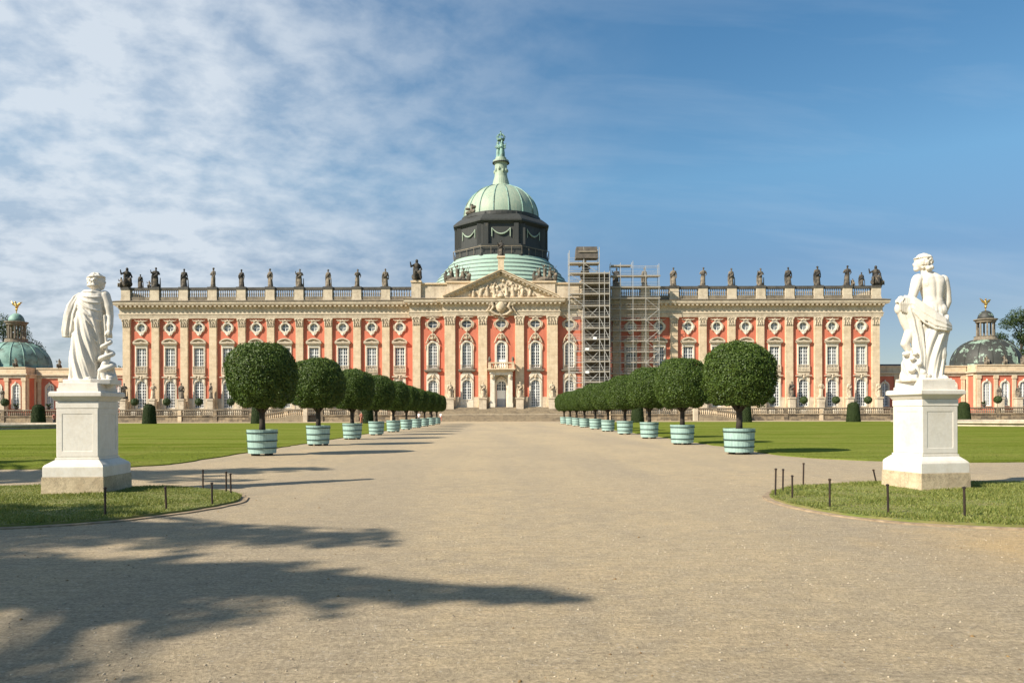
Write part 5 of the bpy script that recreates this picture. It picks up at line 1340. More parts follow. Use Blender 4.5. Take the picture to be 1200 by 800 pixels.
def hero_right():
    k = .0179
    X = lambda px: (px-1091)*k
    Z = lambda py: (443.5-py)*k
    b = MB()
    # bare back
    keys = [(Z(372),X(1083),X(1112),.20,0),(Z(362),X(1083.5),X(1112.5),.215,-.01),(Z(354),X(1085),X(1110.5),.19,0),(Z(346),X(1086),X(1108.5),.165,.0),(Z(336),X(1083.5),X(1110),.18,0),(Z(328),X(1080.5),X(1112),.185,0),(Z(321.5),X(1080),X(1111),.165,0),(Z(317.5),X(1084),X(1104),.12,0),(Z(314),X(1087),X(1097),.085,0)]
    def back(a, z):
        f = 0; d = (a+PI/2+PI)%(2*PI)-PI      # 0 = towards the camera
        if z > Z(350): f -= .10*math.exp(-(d/.16)**2)*min(1,(z-Z(352))/.15); f += .045*math.exp(-((abs(d)-.55)/.28)**2)
        if z < Z(354): f -= .10*math.exp(-(d/.13)**2)*min(1,(Z(353)-z)/.1)
        return f
    loft(b, [interp(keys, z) for z in np.linspace(Z(372), Z(314), 44)], 110, back)
    b.ell((X(1102.5),-.115,Z(328)),(.09,.055,.13),12,8,Matrix.Rotation(.3,3,'Y')); b.ell((X(1088.5),-.115,Z(328)),(.09,.055,.13),12,8,Matrix.Rotation(-.3,3,'Y'))
    b.ell((X(1104),-.07,Z(361)),(.14,.145,.16),12,8); b.ell((X(1091.5),-.07,Z(361)),(.14,.145,.16),12,8)
    b.ell((X(1080),0,Z(323.5)),(.12,.12,.12),12,8); b.ell((X(1109.5),0,Z(325)),(.115,.12,.125),12,8)
    # arms
    b.limb([(X(1079),.0,Z(325)),(X(1075.5),-.02,Z(335)),(X(1072.5),-.03,Z(344)),(X(1066),-.06,Z(347)),(X(1060),-.07,Z(347.5))],[.115,.10,.082,.068,.05],14)
    b.limb([(X(1110.5),.0,Z(327)),(X(1113.5),.0,Z(338)),(X(1115),.0,Z(350)),(X(1112.5),.06,Z(362)),(X(1109),.12,Z(371))],[.11,.092,.078,.066,.05],14)
    b.ell((X(1057.5),-.08,Z(346.5)),(.07,.06,.055),12,8)
    for i in range(4): b.limb([(X(1056.5),-.14+.034*i,Z(346)),(X(1053.4),-.14+.036*i,Z(347.5+i*.3)),(X(1053.0),-.13+.036*i,Z(351))],[.021,.019,.015],7)
    b.limb([(X(1058.5),-.15,Z(347)),(X(1056.5),-.17,Z(350))],[.024,.018],7)
    # neck and head, bent to the left
    b.limb([(X(1091),0,Z(318)),(X(1089),.02,Z(311.5))],[.11,.09],12)
    hx, hz = X(1086.8), Z(303.2)
    b.ell((hx,.02,hz),(.155,.165,.165),18,14); b.ell((hx-.09,.07,hz-.05),(.08,.09,.11),12,8); b.ell((hx-.165,.08,hz-.03),(.025,.025,.035),8,6); b.ell((hx-.11,.07,hz-.13),(.06,.07,.055),10,8)
    b.ell((hx-.12,.06,hz+.05),(.04,.08,.02),8,6)
    rr = random.Random(8)
    for i in range(190):
        a = rr.uniform(0,2*PI); e = rr.uniform(-.85,1.4)
        if math.cos(a)*math.cos(e) < -.6 and e < .5: continue
        b.ell((hx+.01+.16*math.cos(a)*math.cos(e), .02+.17*math.sin(a)*math.cos(e), hz+.168*math.sin(e)),(rr.uniform(.02,.038),)*3,7,5)
    b.ell((hx+.09,-.1,hz-.13),(.07,.07,.06),10,8); b.ell((hx+.03,-.13,hz-.15),(.06,.05,.05),10,8)
    pts = [(hx+.0+.168*math.cos(t),.02+.182*math.sin(t),hz+.09) for t in np.linspace(0,2*PI,25)]; b.tube(pts,.013,8)
    # robe round the legs
    keys = [(Z(443),X(1082),X(1107.5),.22,0),(Z(430),X(1080),X(1108),.22,0),(Z(418),X(1078.5),X(1108.5),.225,0),(Z(402),X(1077),X(1110.5),.235,0),(Z(388),X(1077),X(1112.5),.24,0),(Z(376),X(1079),X(1114),.24,0),(Z(368),X(1081),X(1114),.235,0),(Z(360),X(1081.5),X(1113),.15,.06)]
    def fold(a, z):
        ph = a-(z-.6)*.85
        return .085*ridge(8*ph)+.05*ridge(15*ph+1.3*math.sin(2*a))+.016*math.sin(25*ph)
    loft(b, [interp(keys, z) for z in np.linspace(Z(443), Z(360), 60)], 150, fold)
    b.limb([(X(1101),-.02,Z(385)),(X(1104),-.08,Z(412)),(X(1103),-.04,Z(438))],[.14,.12,.09],12)
    # sash from the left hand across the hips
    for dz, r, dy in ((-4,.026,.01),(-1,.030,0),(2.5,.026,-.015),(6,.032,-.02),(10,.024,-.02),(13.5,.028,-.03),(18,.022,-.03)):
        pts = [(X(1062),-.09+dy,Z(346+dz*.6)),(X(1070),-.16+dy,Z(349+dz*.8)),(X(1080),-.22+dy,Z(358+dz)),(X(1092),-.25+dy,Z(367+dz*.9)),(X(1104),-.24+dy,Z(374+dz*.6)),(X(1113),-.15+dy,Z(378+dz*.35)),(X(1115),.0,Z(379+dz*.2))]
        b.limb(pts, [r*.8,r,r,r*1.1,r*1.1,r,r*.8], 9)
    b.limb([(X(1114),-.05,Z(378)),(X(1112.5),-.03,Z(388)),(X(1110),0,Z(392))],[.07,.06,.04],9)
    # bunched cloth over the hand and hanging fold
    b.ell((X(1061),-.02,Z(352)),(.13,.12,.11),14,10); b.ell((X(1057),0,Z(358)),(.08,.09,.12),12,8); b.ell((X(1066),-.03,Z(351)),(.13,.11,.10),12,8)
    for i in range(7):
        x = 1054.5+i*2.2; b.limb([(X(x+2),-.13,Z(346.5)),(X(x),-.15,Z(352+i*.4)),(X(x+1.5),-.12,Z(361+i*.8))],[.022,.03,.018],8)
    keys = [(Z(431),X(1075.5),X(1083),.08,-.12),(Z(415),X(1073.5),X(1084),.11,-.11),(Z(395),X(1069.5),X(1083),.13,-.08),(Z(375),X(1065.5),X(1081),.14,-.06),(Z(360),X(1061),X(1079),.14,-.05),(Z(349),X(1060),X(1078),.12,-.04)]
    loft(b, [interp(keys, z) for z in np.linspace(Z(431), Z(349), 44)], 90, lambda a,z: .13*ridge(6*a+z*1.4)+.05*ridge(11*a-z))
    # small creature clinging to the stump
    b.limb([(X(1060),0,Z(362)),(X(1065),.0,Z(374)),(X(1069.5),-.02,Z(384)),(X(1066),-.05,Z(392)),(X(1062.5),-.06,Z(400)),(X(1066),-.06,Z(406)),(X(1070),-.05,Z(410))],[.09,.10,.10,.095,.085,.07,.06],12)
    b.ell((X(1063),-.1,Z(412)),(.09,.06,.05),10,8)
    keys = [(Z(443),X(1061),X(1090),.26,0),(Z(436),X(1062),X(1089),.25,0),(Z(425),X(1062.5),X(1082),.20,0),(Z(415),X(1063),X(1079),.15,0),(Z(409),X(1063.5),X(1077),.12,0)]
    loft(b, [interp(keys, z) for z in np.linspace(Z(443), Z(409), 24)], 60, lambda a,z: .09*math.sin(5*a+9*z)+.07*math.sin(8*a-14*z)+.04*math.sin(13*a+20*z))
    for x,y_,z,r in ((1067,-.2,418,.06),(1074,-.2,424,.075),(1066,-.22,431,.08),(1079,-.2,434,.08),(1071,-.2,412,.05),(1085,-.2,438,.07)): b.ell((X(x),y_,Z(z)),(r,r,r*.8),10,8)
    # feet
    b.limb([(X(1103),-.08,Z(438)),(X(1105),-.24,Z(441))],[.07,.05],10); b.limb([(X(1088),-.05,Z(439)),(X(1089),-.2,Z(441))],[.07,.05],10)
    b.vprism([(X(1061),-.30),(X(1090),-.34),(X(1111),-.28),(X(1112),.28),(X(1062),.30)],-.02,Z(441))
    return b

def pedestal(sg, cx, cy, rz, label, zt, h=.6, hs=.42):
    t = thing('statue_pedestal', label, 'pedestal', (cx,cy,.03), rz, 'white marble statue pedestals')
    def sq(mb, a, b_, z0, z1): mb.frustum((-a,a,-a,a,z0),(-b_,b_,-b_,b_,z1))
    p = MB(); sq(p, h, h*.99, 0, .36); 
    o = p.build('plinth','plinth',None); o.parent = t
    p = MB(); sq(p, h*.97, h*.97, .361, .56); sq(p, h*.97,h*.93,.56,.60); sq(p, h*.93, hs*1.04, .60, .70); sq(p, hs*1.05, hs*1.05, .70, .735)
    o = p.build('base_moulding','marble',None); o.parent = t
    p = MB(); sq(p, hs, hs, .735, 1.88)
    for k in range(4):         # raised rims round a sunk panel
        R_ = Matrix.Rotation(k*PI/2,3,'Z'); q = MB(); w = hs*.985
        q.plate([(-w,.76),(w,.76),(w,1.72),(-w,1.72)],[(-w+.11,.87),(w-.11,.87),(w-.11,1.62),(-w+.11,1.62)],-hs-.007,-hs+.01)
        p.add([tuple(R_@Vector(v)) for v in q.v], q.f)
    sq(p, hs+.012, hs+.012, 1.735, 1.87)
    o = p.build('shaft','marble',None); o.parent = t
    p = MB(); sq(p, hs+.015, hs+.04, 1.88, 1.92); sq(p, hs+.04, hs+.085, 1.92, 1.975); sq(p, hs+.105, hs+.105, 1.975, 2.05); sq(p, hs+.105, hs+.08, 2.05, 2.075); sq(p, hs*.99, hs*.99, 2.075, 2.14); sq(p, hs*.95, hs*.93, 2.14, zt)
    o = p.build('cap','marble',None); o.parent = t
    for o in t.children:
        bv = o.modifiers.new('b','BEVEL'); bv.width = .006; bv.segments = 2; bv.limit_method = 'ANGLE'
    return t
PLX, PLY = -8.10, 15.15
pedestal(-1, PLX-.455, PLY+.25, math.radians(2), 'white marble pedestal on a stone plinth carrying the robed left statue', 2.25, .615, .415)
hl = thing('marble_statue', 'white marble robed man with a snake-coiled staff, seen from behind', 'statue', (PLX-.42-.06, PLY+.25, 2.27))
o = sculpt('figure', hero_left(), 'marble', None, .0115, 1, .4); o.parent = hl
PRX, PRY = 9.0, 15.75
pedestal(1, PRX, PRY, math.radians(11), 'white marble pedestal with a cracked plinth carrying the half nude right statue', 2.28, .585, .42)
hr = thing('marble_statue', 'white marble half nude figure with cloth round the hips, seen from behind', 'statue', (PRX+.06, PRY, 2.30))
o = sculpt('figure', hero_right(), 'marble', None, .0115, 1, .4); o.parent = hr

# ------------------------------------------------------------------ iron posts round the turf
GP = 'thin iron posts edging the turf'
def post(X, Y, h, label, tilt=0.0, r=.018):
    m_ = MB(); m_.lathe([(r,-.1),(r,h-.02),(r*1.5,h-.02),(r*1.5,h),(r*.5,h+.01)],8)
    o = m_.build('iron_post','rust'); o.location = (X,Y,.04); o.rotation_euler = (0,tilt,random.uniform(0,1)*0); tag(o, label, 'post', GP)
for X,Y,h,l,tl in ((-6.18,11.6,.46,'nearest upright iron post on the left turf, in front of the pedestal',0),(-5.54,12.3,.40,'second iron post from the camera on the front edge of the left turf',-.04),(-5.09,13.1,.39,'short iron post at the left turf\'s rounded tip, nearest the gravel',-.02),(-5.62,15.2,.42,'iron post on the back edge of the left turf, inner of the close pair',0),(-5.40,14.86,.41,'rightmost iron post of the left turf',-.02),(-6.36,15.86,.41,'iron post standing alone at the back of the left turf',0)):
    post(X,Y,h,l,tl)
for X,Y,h,l,tl in ((5.29,14.3,.52,'leftmost iron post of the right turf',.02),(5.68,14.95,.46,'iron post just behind the leftmost one on the right turf',.02),(5.42,13.8,.43,'short iron post at the tip of the right turf',0),(6.5,15.95,.51,'iron post at the back edge of the right turf beside the path',.02),(5.54,12.5,.48,'iron post midway on the front edge of the right turf',0),(8.55,16.9,.30,'tilted iron post close to the right pedestal',-.22),(6.08,11.65,.47,'nearest iron post left of the right pedestal',-.02),(7.0,11.2,.47,'iron post directly in front of the right pedestal',-.02)):
    post(X,Y,h,l,tl)

# ------------------------------------------------------------------ scaffolding
def scaffold(name, label, xs, ys, zs, tops, decks, braces, w=.13):
    x_c = sum(xs)/len(xs); t = thing(name, label, 'scaffolding', (x_c, ys[0], 1.35), group=None)
    for i, x in enumerate(xs):
        for y in ys:
            MB().tube([(x,y,1.35),(x,y,tops[i])], w/2, 6).build('upright','steel',t)
    for z in zs:
        l = MB()
        for y in ys:
            xr = [x for i,x in enumerate(xs) if tops[i] >= z]
            if len(xr) > 1: l.tube([(min(xr),y,z),(max(xr),y,z)], w*.42, 6); 
        for i, x in enumerate(xs):
            if tops[i] >= z: l.tube([(x,ys[0],z),(x,ys[-1],z)], w*.4, 6)
        if z < max(tops)-1.2:
            xr = [x for i,x in enumerate(xs) if tops[i] >= z+1.0]
            if len(xr) > 1:
                for gz in (.55, 1.05): l.tube([(min(xr),ys[0]-.03,z+gz),(max(xr),ys[0]-.03,z+gz)], w*.27, 5); l.tube([(min(xr),ys[-1]+.03,z+gz),(max(xr),ys[-1]+.03,z+gz)], w*.27, 5)
        l.build('ledger','steel',t)
    for (x0,x1,z,dy0,dy1) in decks:
        m_ = MB(); m_.box(x0,x1,dy0,dy1,z+.05,z+.11); m_.box(x0,x1,dy0-.04,dy0,z+.05,z+.24); m_.build('deck','plank',t)
    for (p,q) in braces:
        MB().tube([p,q], w*.42, 6).build('brace','steel',t)
    return t
y0_, y1_ = 148.6, 150.9
tx = [WX(p,149) for p in (667.5,684.5,702.5,708.5,714.5)]
tz = [WZ(690,p,149) for p in (309,321,332.5,345,359,372,385,398,411,424,436,448,460,471)]
tt = [WZ(690,p,149) for p in (294,290,290,318,318)]
decks = [(tx[0],tx[2],z,y0_,y1_) for z in tz[:4]] + [(tx[1],tx[4],z,y0_,y1_) for z in tz[4:]] + [(tx[2],tx[4],z,y0_,y1_) for z in tz[1:4]]
br = []
for i, (za, zb) in enumerate(zip(tz[4:-1], tz[5:])):
    a, c = (tx[1],tx[2]) if i%2 == 0 else (tx[2],tx[1])
    br.append(((c,y0_+.3,za),(a+(c-a)*.3,y0_+.3,zb)))
    br.append(((tx[2],y0_,za),(tx[3],y0_,zb)) if i%2 else ((tx[3],y0_,za),(tx[4],y0_,zb)))
for i in range(0,4): br.append(((tx[0],y0_,tz[i]),(tx[1],y0_,tz[i+1])) if i%2 else ((tx[1],y0_,tz[i]),(tx[2],y0_,tz[i+1])))
sc = scaffold('scaffold_tower', 'tall narrow scaffolding stair tower against the right of the central block', tx, [y0_,y1_], tz, tt, decks, br)
for i in range(1, len(tz)-1):
    m_ = MB(); m_.box(tx[1]+.1,tx[4]+.02,y1_+.08,y1_+.11,tz[i+1]+.02,tz[i]-.02); m_.build('back_sheet','sheeting',sc)  # dark backing; upper sheets added so their shadow covers the wing wall
    m_ = MB(); m_.box(tx[4]+.08,tx[4]+.11,y0_+.05,y1_+.05,tz[i+1]+.02,tz[i]-.02); m_.build('added_shade_sheet','sheeting',sc)  # sheet added edge-on to the view, only to shade the wing wall
    if i < 4: continue
    f_ = MB(); a, c = (tx[1]+.4,tx[2]-.2) if i%2 else (tx[2]-.2,tx[1]+.4)
    f_.bar((a,y0_+1.3,tz[i+1]+.1),(c,y0_+1.3,tz[i]+.05),.75,.08); f_.build('stair_flight','steel',sc)
m_ = MB(); m_.frustum((WX(675,149),WX(701,149),y0_-.2,y1_+.2,WZ(690,303,149)),(WX(676,149),WX(700,149),y0_,y1_,WZ(690,289.5,149)))
m_.build('roof_cover','sheeting',sc)
m_ = MB(); m_.box(WX(678,149),WX(699,149),y0_-.3,y1_+.3,WZ(690,296,149),WZ(690,295,149)); m_.build('cover_batten','plank',sc)
for j,(px,py) in enumerate(((697,396.5),(688,409),(688,436))):
    m_ = MB(); x,z = WX(px,149),WZ(690,py,149); m_.box(x-.38,x+.38,y0_-.1,y0_-.05,z-.25,z+.25); m_.build('notice_board','white',sc)
rx = [WX(p,151.2) for p in (727.5,742,757,772.5)]
rz_ = [WZ(745,p,151.2) for p in (312,324,337,350,362.5,375,387.5,400,412.5,425,437.5,450,462.5,474)]
rt_ = [WZ(745,p,151.2) for p in (308,306,312,309)]
y2_, y3_ = 151.0, 152.5
xl = WX(716,151.2)
decks = [(xl,WX(740,151.2),rz_[0],y2_,y3_)] + [(xl,rx[3]+.3,z,y2_,y3_) for z in rz_[1:4]] + [(xl,rx[3]+.1,z,y2_+.5,y3_) for z in rz_[4:]]  # planks on the lower levels added to deepen shade on the wall behind
br = [((rx[0],y3_,rz_[4+i]),(rx[1],y3_,rz_[3+i])) for i in range(0,10,2)] + [((rx[1],y3_,rz_[4+i]),(rx[2],y3_,rz_[3+i])) for i in range(1,10,2)] + [((xl,y3_,rz_[4+i]),(rx[0],y3_,rz_[3+i])) for i in range(1,10,2)] + [((rx[2],y2_,rz_[4+i]),(rx[3],y2_,rz_[3+i])) for i in range(1,10,2)] + [((rx[3],y2_,rz_[4+i]),(rx[2],y2_,rz_[3+i])) for i in range(0,9,2)]
scaffold('facade_scaffold', 'wide open tube scaffolding before the first bays of the right wing', [xl]+rx, [y2_,y3_], rz_, [rt_[0]]+rt_, decks, br, .10)

# ------------------------------------------------------------------ people
def person(label, loc, rz, top, legs_, pose=0):
    t = thing('person', label, 'person', loc, rz)
    b = MB(); s_ = 1
    L = [(-.1,0,.92),(-.12,-.02,.5),(-.12,.02,.08)]; Rr = [(.1,0,.92),(.14,.12*pose,.5),(.15,.05,.08)]
    b.limb(L,[.09,.065,.045]); b.limb(Rr,[.09,.065,.045]); b.ell((-.12,-.06,.05),(.05,.13,.05)); b.ell((.15,-.04,.05),(.05,.13,.05))
    b.limb([(0,0,.95),(0,0,1.2),(0,0,1.4)],[.14,.13,.14]); b.limb([(0,0,1.42),(0,0,1.55)],[.06,.055]); b.ell((0,-.01,1.66),(.085,.1,.12)); b.ell((0,-.11,1.65),(.015,.02,.02))
    for sx in (-1,1): b.limb([(sx*.19,0,1.4),(sx*.25,-.02,1.12),(sx*.22,-.15,.9)],[.055,.042,.034]); b.ell((sx*.22,-.18,.86),(.03,.04,.05))
    o = sculpt('body', b, 'skin', None, .02, 1); o.parent = t
    c = MB(); c.limb([(0,0,1.0),(0,0,1.2),(0,0,1.38)],[.165,.155,.165]); 
    for sx in (-1,1): c.limb([(sx*.19,0,1.41),(sx*.23,-.01,1.22)],[.075,.065])
    o = sculpt('shirt', c, top, None, .025, 1); o.parent = t
    c = MB(); c.limb(L[:2]+[(-.12,.01,.2)],[.115,.085,.07]); c.limb(Rr[:2]+[(.15,.07,.2)],[.115,.085,.07]); c.ell((0,0,.95),(.165,.13,.12))
    o = sculpt('trousers', c, legs_, None, .025, 1); o.parent = t
    c = MB(); c.ell((0,.02,1.70),(.095,.105,.11)); o = c.build('hair','hair',t if False else None); o.parent = t
person('person in coral top and trousers beside the yew behind the left tub trees', (WX(423.5,112),112,.04), .6, 'cloth_coral', 'cloth_coral', .5)
person('person in a white shirt and dark trousers seen between the far left tubs', (WX(491,133),133,.0), -.4, 'cloth_white', 'cloth_dark', .3)
person('person in a pale shirt at the foot of the steps by the last left tub', (WX(516.5,140),140,.0), 2.6, 'cloth_white', 'cloth_coral', .6)
person('person in a dark top by the fountain rim left of the robed statue', (WX(63.5,100),100,.04), 1.2, 'cloth_coral', 'cloth_dark', .4)

# ------------------------------------------------------------------ trees
def tree(name, label, base, h, clumps, leaf, n, mat='treeleaf', trunk_r=.4, group=None, flat=.75):
    t = thing(name, label, 'tree', base, 0, group); bx, by, bz = base
    tk = MB(); cz = [c[2] for c in clumps]; top = h*.75
    sp_ = [(0,0,0),(.1,.1,h*.2),(-.1,0,h*.45),(0,.1,top)]
    tk.tube(sp_, [trunk_r,trunk_r*.8,trunk_r*.6,trunk_r*.15], 10)
    for c in clumps:
        z0 = min(max(c[2]-c[3]*1.2-abs(c[0])*.35, h*.15), top*.95)
        tk.tube([(0,0,z0),(c[0]*.5,c[1]*.5,(z0+c[2])*.52),(c[0],c[1],c[2])],[trunk_r*.35,trunk_r*.22,trunk_r*.05],6)
    o = tk.build('trunk','trunk',None,smooth=True); o.parent = t
    tot = sum(c[3]**2 for c in clumps); P = []; NN = []
    for x,y,z,r in clumps:
        m = max(40, int(n*r*r/tot)); d = sph(m); rad = r*(RNG.random(m)**.4)*lump(d,7,.16,int(abs(x*31+y*17))+3)
        P.append(d*rad[:,None]*np.array([1,1,flat])+np.array([x,y,z])); NN.append(d*.6+RNG.normal(size=(m,3))+np.array([0,0,.5]))
    leaf_object('crown', np.vstack(P), np.vstack(NN), leaf, mat, t, None, .6); return t
def rand_clumps(seed, w, z0, z1, k, r0, r1):
    r = random.Random(seed); out = []
    for i in range(k):
        a = r.uniform(0,2*PI); q = math.sqrt(r.random()); z = r.uniform(z0,z1); s_ = math.sin(PI*min(max((z-z0)/(z1-z0)*.8+.15,0),1)); out.append((math.cos(a)*q*w*s_, math.sin(a)*q*w*s_, z, r.uniform(r0,r1)))
    return out
GB = 'park trees behind the palace'
tree('park_tree','dark broad tree rising behind the left pavilion lantern',(WX(4,190),190,0),28,[(0,0,24,4.5),(4,0,22,3.2),(-5,0,22,4.5),(2,1,18,4.5),(7.5,0,19.3,2.0),(9.3,0,18.3,1.5),(-3,0,16,5),(6,0,15,4),(0,0,12,5)],.38,17000,group=GB,trunk_r=.6)
tree('park_tree','tall loose green tree rising right of the right pavilion dome',(WX(1197,190),190,0),29,[(0,0,25.5,3.4),(-3.2,0,24.2,2.3),(3.5,0,25,3.5),(-5.2,0,20.6,1.7),(-3.2,1,18.5,2.3),(1,0,21,3.2),(-1.5,0,15.5,3),(4,0,19,4),(-4.6,0,15.2,2.2),(0,0,12,4)],.38,15000,group=GB,trunk_r=.55)
tree('park_tree','low dark tree just showing over the left side wing roof',(WX(139,210),210,0),14,rand_clumps(3,7,6,13.6,12,2,3),.4,7000,group=GB)
tree('park_tree','bushy tree at the right edge behind the pavilion',(WX(1226,200),200,0),25,rand_clumps(5,8,8,23,16,2.5,4),.4,12000,group=GB)

# shade trees standing left of the camera: their branches shade the forecourt
EL, AZ = math.radians(37.0), math.radians(58.0)        # sun elevation; shadow heading from the facade normal
SH = (math.sin(AZ)/math.tan(EL), math.cos(AZ)/math.tan(EL))
def cl(spots, base, up=4.0):
    out = []; rg_ = random.Random(17)
    ex = []
    for gx, gy, z, r in spots:
        for _ in range(3):
            a = rg_.uniform(0,2*PI); ex.append((gx+math.cos(a)*r*2.0, gy+math.sin(a)*r*1.25, z+rg_.uniform(-.5,.8), r*rg_.uniform(.22,.42)))
    spots = [(gx, gy, z+up, r) for gx, gy, z, r in list(spots)+ex]
    for gx, gy, z, r in spots: out.append((gx-SH[0]*z-base[0], gy-SH[1]*z-base[1], z, r))
    return out
GS = 'avenue trees shading the left of the forecourt'
bA = (-19.0,-1.0,0)
spA = [(.55,6.6,9,.16),(.2,6.66,9,.26),(-.2,6.7,9,.30),(-.6,6.75,9,.36),(-1.1,6.85,9,.40),(-1.6,7.0,9.3,.5),(-2.1,7.2,9.3,.5),(-2.6,6.9,9.2,.55),(-2.3,6.1,9.1,.45),(-3.1,7.4,9.4,.75),(-3.3,6.3,9.2,.55),(-4.0,7.1,9.6,.9),(-4.3,8.0,9.6,.6),(-5.2,7.2,9.8,1.2),(-6.3,7.6,10,1.3),(-7.6,7.2,10.2,1.5),(-8.8,8.2,10.6,1.4),(-3.3,4.5,8.8,.42),(-4.2,4.35,8.8,.6),(-5.4,4.0,9,.8),(-2.75,4.6,8.8,.22),(-12,7,10.5,1.4),(-13,5,10,1.4)]
tree('avenue_tree','broadleaf tree left of the camera shading the foreground gravel',bA,18,cl(spA,bA),.14,19000,trunk_r=.35,group=GS,flat=.55)
bB = (-22.0,3.0,0)
spB = [(-1.7,10.2,9,.28),(-2.3,10.0,9,.38),(-2.1,9.4,9,.35),(-2.9,9.6,9,.45),(-3.2,10.4,9.1,.5),(-4.0,9.7,9.2,.6),(-4.8,10.4,9.4,.6),(-5.6,9.6,9.4,.7),(-6.6,10.0,9.6,.8),(-7.8,9.6,9.6,.9),(-9.5,11.3,10,1.0),(-11,10.5,10.2,1.4),(-13,11,10.5,1.6),(-7.0,12.7,9.4,.35),(-8.3,12.2,9.6,.6),(-6.2,11.7,9.3,.25),(-10,12.8,9.8,.8)]
tree('avenue_tree','broadleaf tree left of the camera shading the front of the left turf',bB,18,cl(spB,bB),.14,15000,trunk_r=.33,group=GS,flat=.55)
bC = (-26.0,12.0,0)
spC = [(-5.6,22.2,9,.4),(-6.6,22.0,9,.7),(-7.8,21.4,9,.9),(-9.2,20.6,9.4,1.1),(-10.8,20.2,9.6,1.3),(-12.6,19.6,9.8,1.4),(-14.5,19.2,10,1.6),(-17,19,10.3,1.8),(-12,21.7,9.6,.6),(-6.2,18.4,8.8,.18),(-7.0,18.2,8.8,.25),(-8.2,18.1,8.8,.35),(-17,25,10,1.0),(-20,25,10,1.4),(-22,22,11,2)]
tree('avenue_tree','broadleaf tree beyond the left frame edge shading the cross path',bC,18,cl(spC,bC),.2,22000,trunk_r=.35,group=GS,flat=.55)

# ------------------------------------------------------------------ camera, light, sky
cam = bpy.data.cameras.new('camera'); co = bpy.data.objects.new('camera', cam); C.objects.link(co)
cam.sensor_width = 36; cam.lens = F/1200*36; cam.clip_end = 6000; cam.clip_start = .05
cam.shift_x = (600-VX)/1200; cam.shift_y = (HY-400)/1200
co.location = (0,0,HC); co.rotation_euler = (math.radians(90), math.radians(.16), 0)
bpy.context.scene.camera = co
sun = bpy.data.lights.new('sun','SUN'); sun.energy = 5.0; sun.angle = math.radians(.5); sun.color = (1.0,.91,.77)
so = bpy.data.objects.new('sun', sun); C.objects.link(so)
d = Vector((math.sin(AZ)*math.cos(EL), math.cos(AZ)*math.cos(EL), -math.sin(EL)))
so.rotation_euler = d.to_track_quat('-Z','Y').to_euler()
so.location = (-30,-20,40)

sc_ = bpy.context.scene
w = bpy.data.worlds.new('World'); sc_.world = w; w.use_nodes = True
nt = w.node_tree; bg = nt.nodes['Background']
sky = nt.nodes.new('ShaderNodeTexSky'); sky.sky_type = 'NISHITA'; sky.sun_disc = False
sky.sun_elevation = EL; sky.sun_rotation = math.radians(180)+AZ
sky.air_density = 1.0; sky.dust_density = .4; sky.ozone_density = 1.6; sky.altitude = 0
tc = nt.nodes.new('ShaderNodeTexCoord'); sep = nt.nodes.new('ShaderNodeSeparateXYZ'); nt.links.new(tc.outputs['Generated'], sep.inputs[0])
def mth(op, a, b_=None, clamp=False):
    n = nt.nodes.new('ShaderNodeMath'); n.operation = op; n.use_clamp = clamp
    for i, v in enumerate((a, b_)):
        if v is None: continue
        if isinstance(v, (int,float)): n.inputs[i].default_value = v
        else: nt.links.new(v, n.inputs[i])
    return n.outputs[0]
zz = mth('ADD', mth('MAXIMUM', sep.outputs[2], 0.0), .32)
cu = mth('DIVIDE', sep.outputs[0], zz); cv = mth('DIVIDE', sep.outputs[1], zz)
cmb = nt.nodes.new('ShaderNodeCombineXYZ'); nt.links.new(cu, cmb.inputs[0]); nt.links.new(cv, cmb.inputs[1])
mp = nt.nodes.new('ShaderNodeMapping'); mp.inputs['Rotation'].default_value = (0,0,math.radians(-28)); mp.inputs['Scale'].default_value = (1.1,1.25,1); nt.links.new(cmb.outputs[0], mp.inputs[0])
n1 = noise_node(nt, mp.outputs[0], 9.0, 6, .58, .12)       # rippled altocumulus
n2 = noise_node(nt, cmb.outputs[0], 2.2, 5, .5)             # large patches
mp2 = nt.nodes.new('ShaderNodeMapping'); mp2.inputs['Scale'].default_value = (.35,1.5,1); mp2.inputs['Rotation'].default_value = (0,0,math.radians(12)); nt.links.new(cmb.outputs[0], mp2.inputs[0])
n3 = noise_node(nt, mp2.outputs[0], 2.6, 6, .6, .3)         # thin streaks
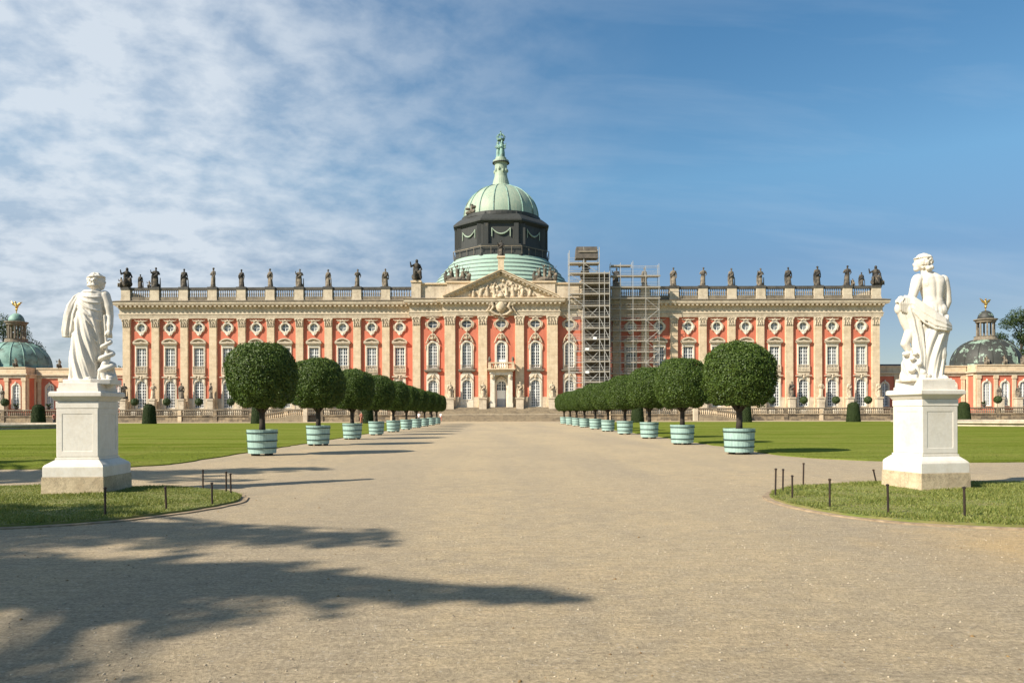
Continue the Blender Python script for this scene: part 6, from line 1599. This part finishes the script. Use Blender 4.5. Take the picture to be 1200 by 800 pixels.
# more cloud towards the left (west) of the view
lr = mth('DIVIDE', sep.outputs[0], mth('ADD', mth('MAXIMUM', sep.outputs[1], 0.0), .25))
side = nt.nodes.new('ShaderNodeMapRange'); side.interpolation_type = 'SMOOTHSTEP'; nt.links.new(lr, side.inputs[0])
side.inputs[1].default_value = -.42; side.inputs[2].default_value = .22; side.inputs[3].default_value = 1.0; side.inputs[4].default_value = 0.0
m1 = mth('ADD', mth('MULTIPLY', ramp(nt, n1, .34, .64), .62), mth('MULTIPLY', ramp(nt, n2, .3, .65), .36))
m1 = mth('ADD', m1, mth('MULTIPLY', side.outputs[0], .25))
m1 = mth('MULTIPLY', m1, side.outputs[0])
m1 = mth('ADD', m1, mth('MULTIPLY', ramp(nt, n3, .5, .8), .22), clamp=True)
lo = nt.nodes.new('ShaderNodeMapRange'); nt.links.new(sep.outputs[2], lo.inputs[0]); lo.inputs[1].default_value = .0; lo.inputs[2].default_value = .12; lo.inputs[3].default_value = .45; lo.inputs[4].default_value = 1
fr = nt.nodes.new('ShaderNodeMapRange'); fr.interpolation_type = 'SMOOTHSTEP'; nt.links.new(sep.outputs[1], fr.inputs[0]); fr.inputs[1].default_value = -.1; fr.inputs[2].default_value = .45
m1 = mth('MULTIPLY', m1, fr.outputs[0])
m1 = mth('MULTIPLY', m1, lo.outputs[0]); m1 = mth('MULTIPLY', m1, .82)
tr_ = nt.nodes.new('ShaderNodeValToRGB'); nt.links.new(sep.outputs[2], tr_.inputs[0]); el = tr_.color_ramp.elements
el[0].position = .12; el[0].color = (.56,.58,.64,1); el[1].position = .85; el[1].color = (.95,.95,.92,1)
for p_, c_ in ((.19,(.55,.66,.74,1)),(.29,(.72,1.0,1.03,1)),(.48,(.55,.95,1.08,1)),(.6,(.6,.95,1.0,1))):
    e_ = el.new(p_); e_.color = c_
tint = tr_.outputs[0]
skc = mixc(nt, 1.0, sky.outputs[0], tint, 'MULTIPLY')
col = mixc(nt, m1, skc, (6.1,6.6,7.1,1))
nt.links.new(col, bg.inputs[0]); bg.inputs[1].default_value = .085
sc_.view_settings.view_transform = 'Standard'; sc_.view_settings.look = 'None'; sc_.view_settings.exposure = .6; sc_.view_settings.gamma = 1
sc_.view_settings.use_curve_mapping = False
sc_.cycles.max_bounces = 6; sc_.cycles.use_denoising = True
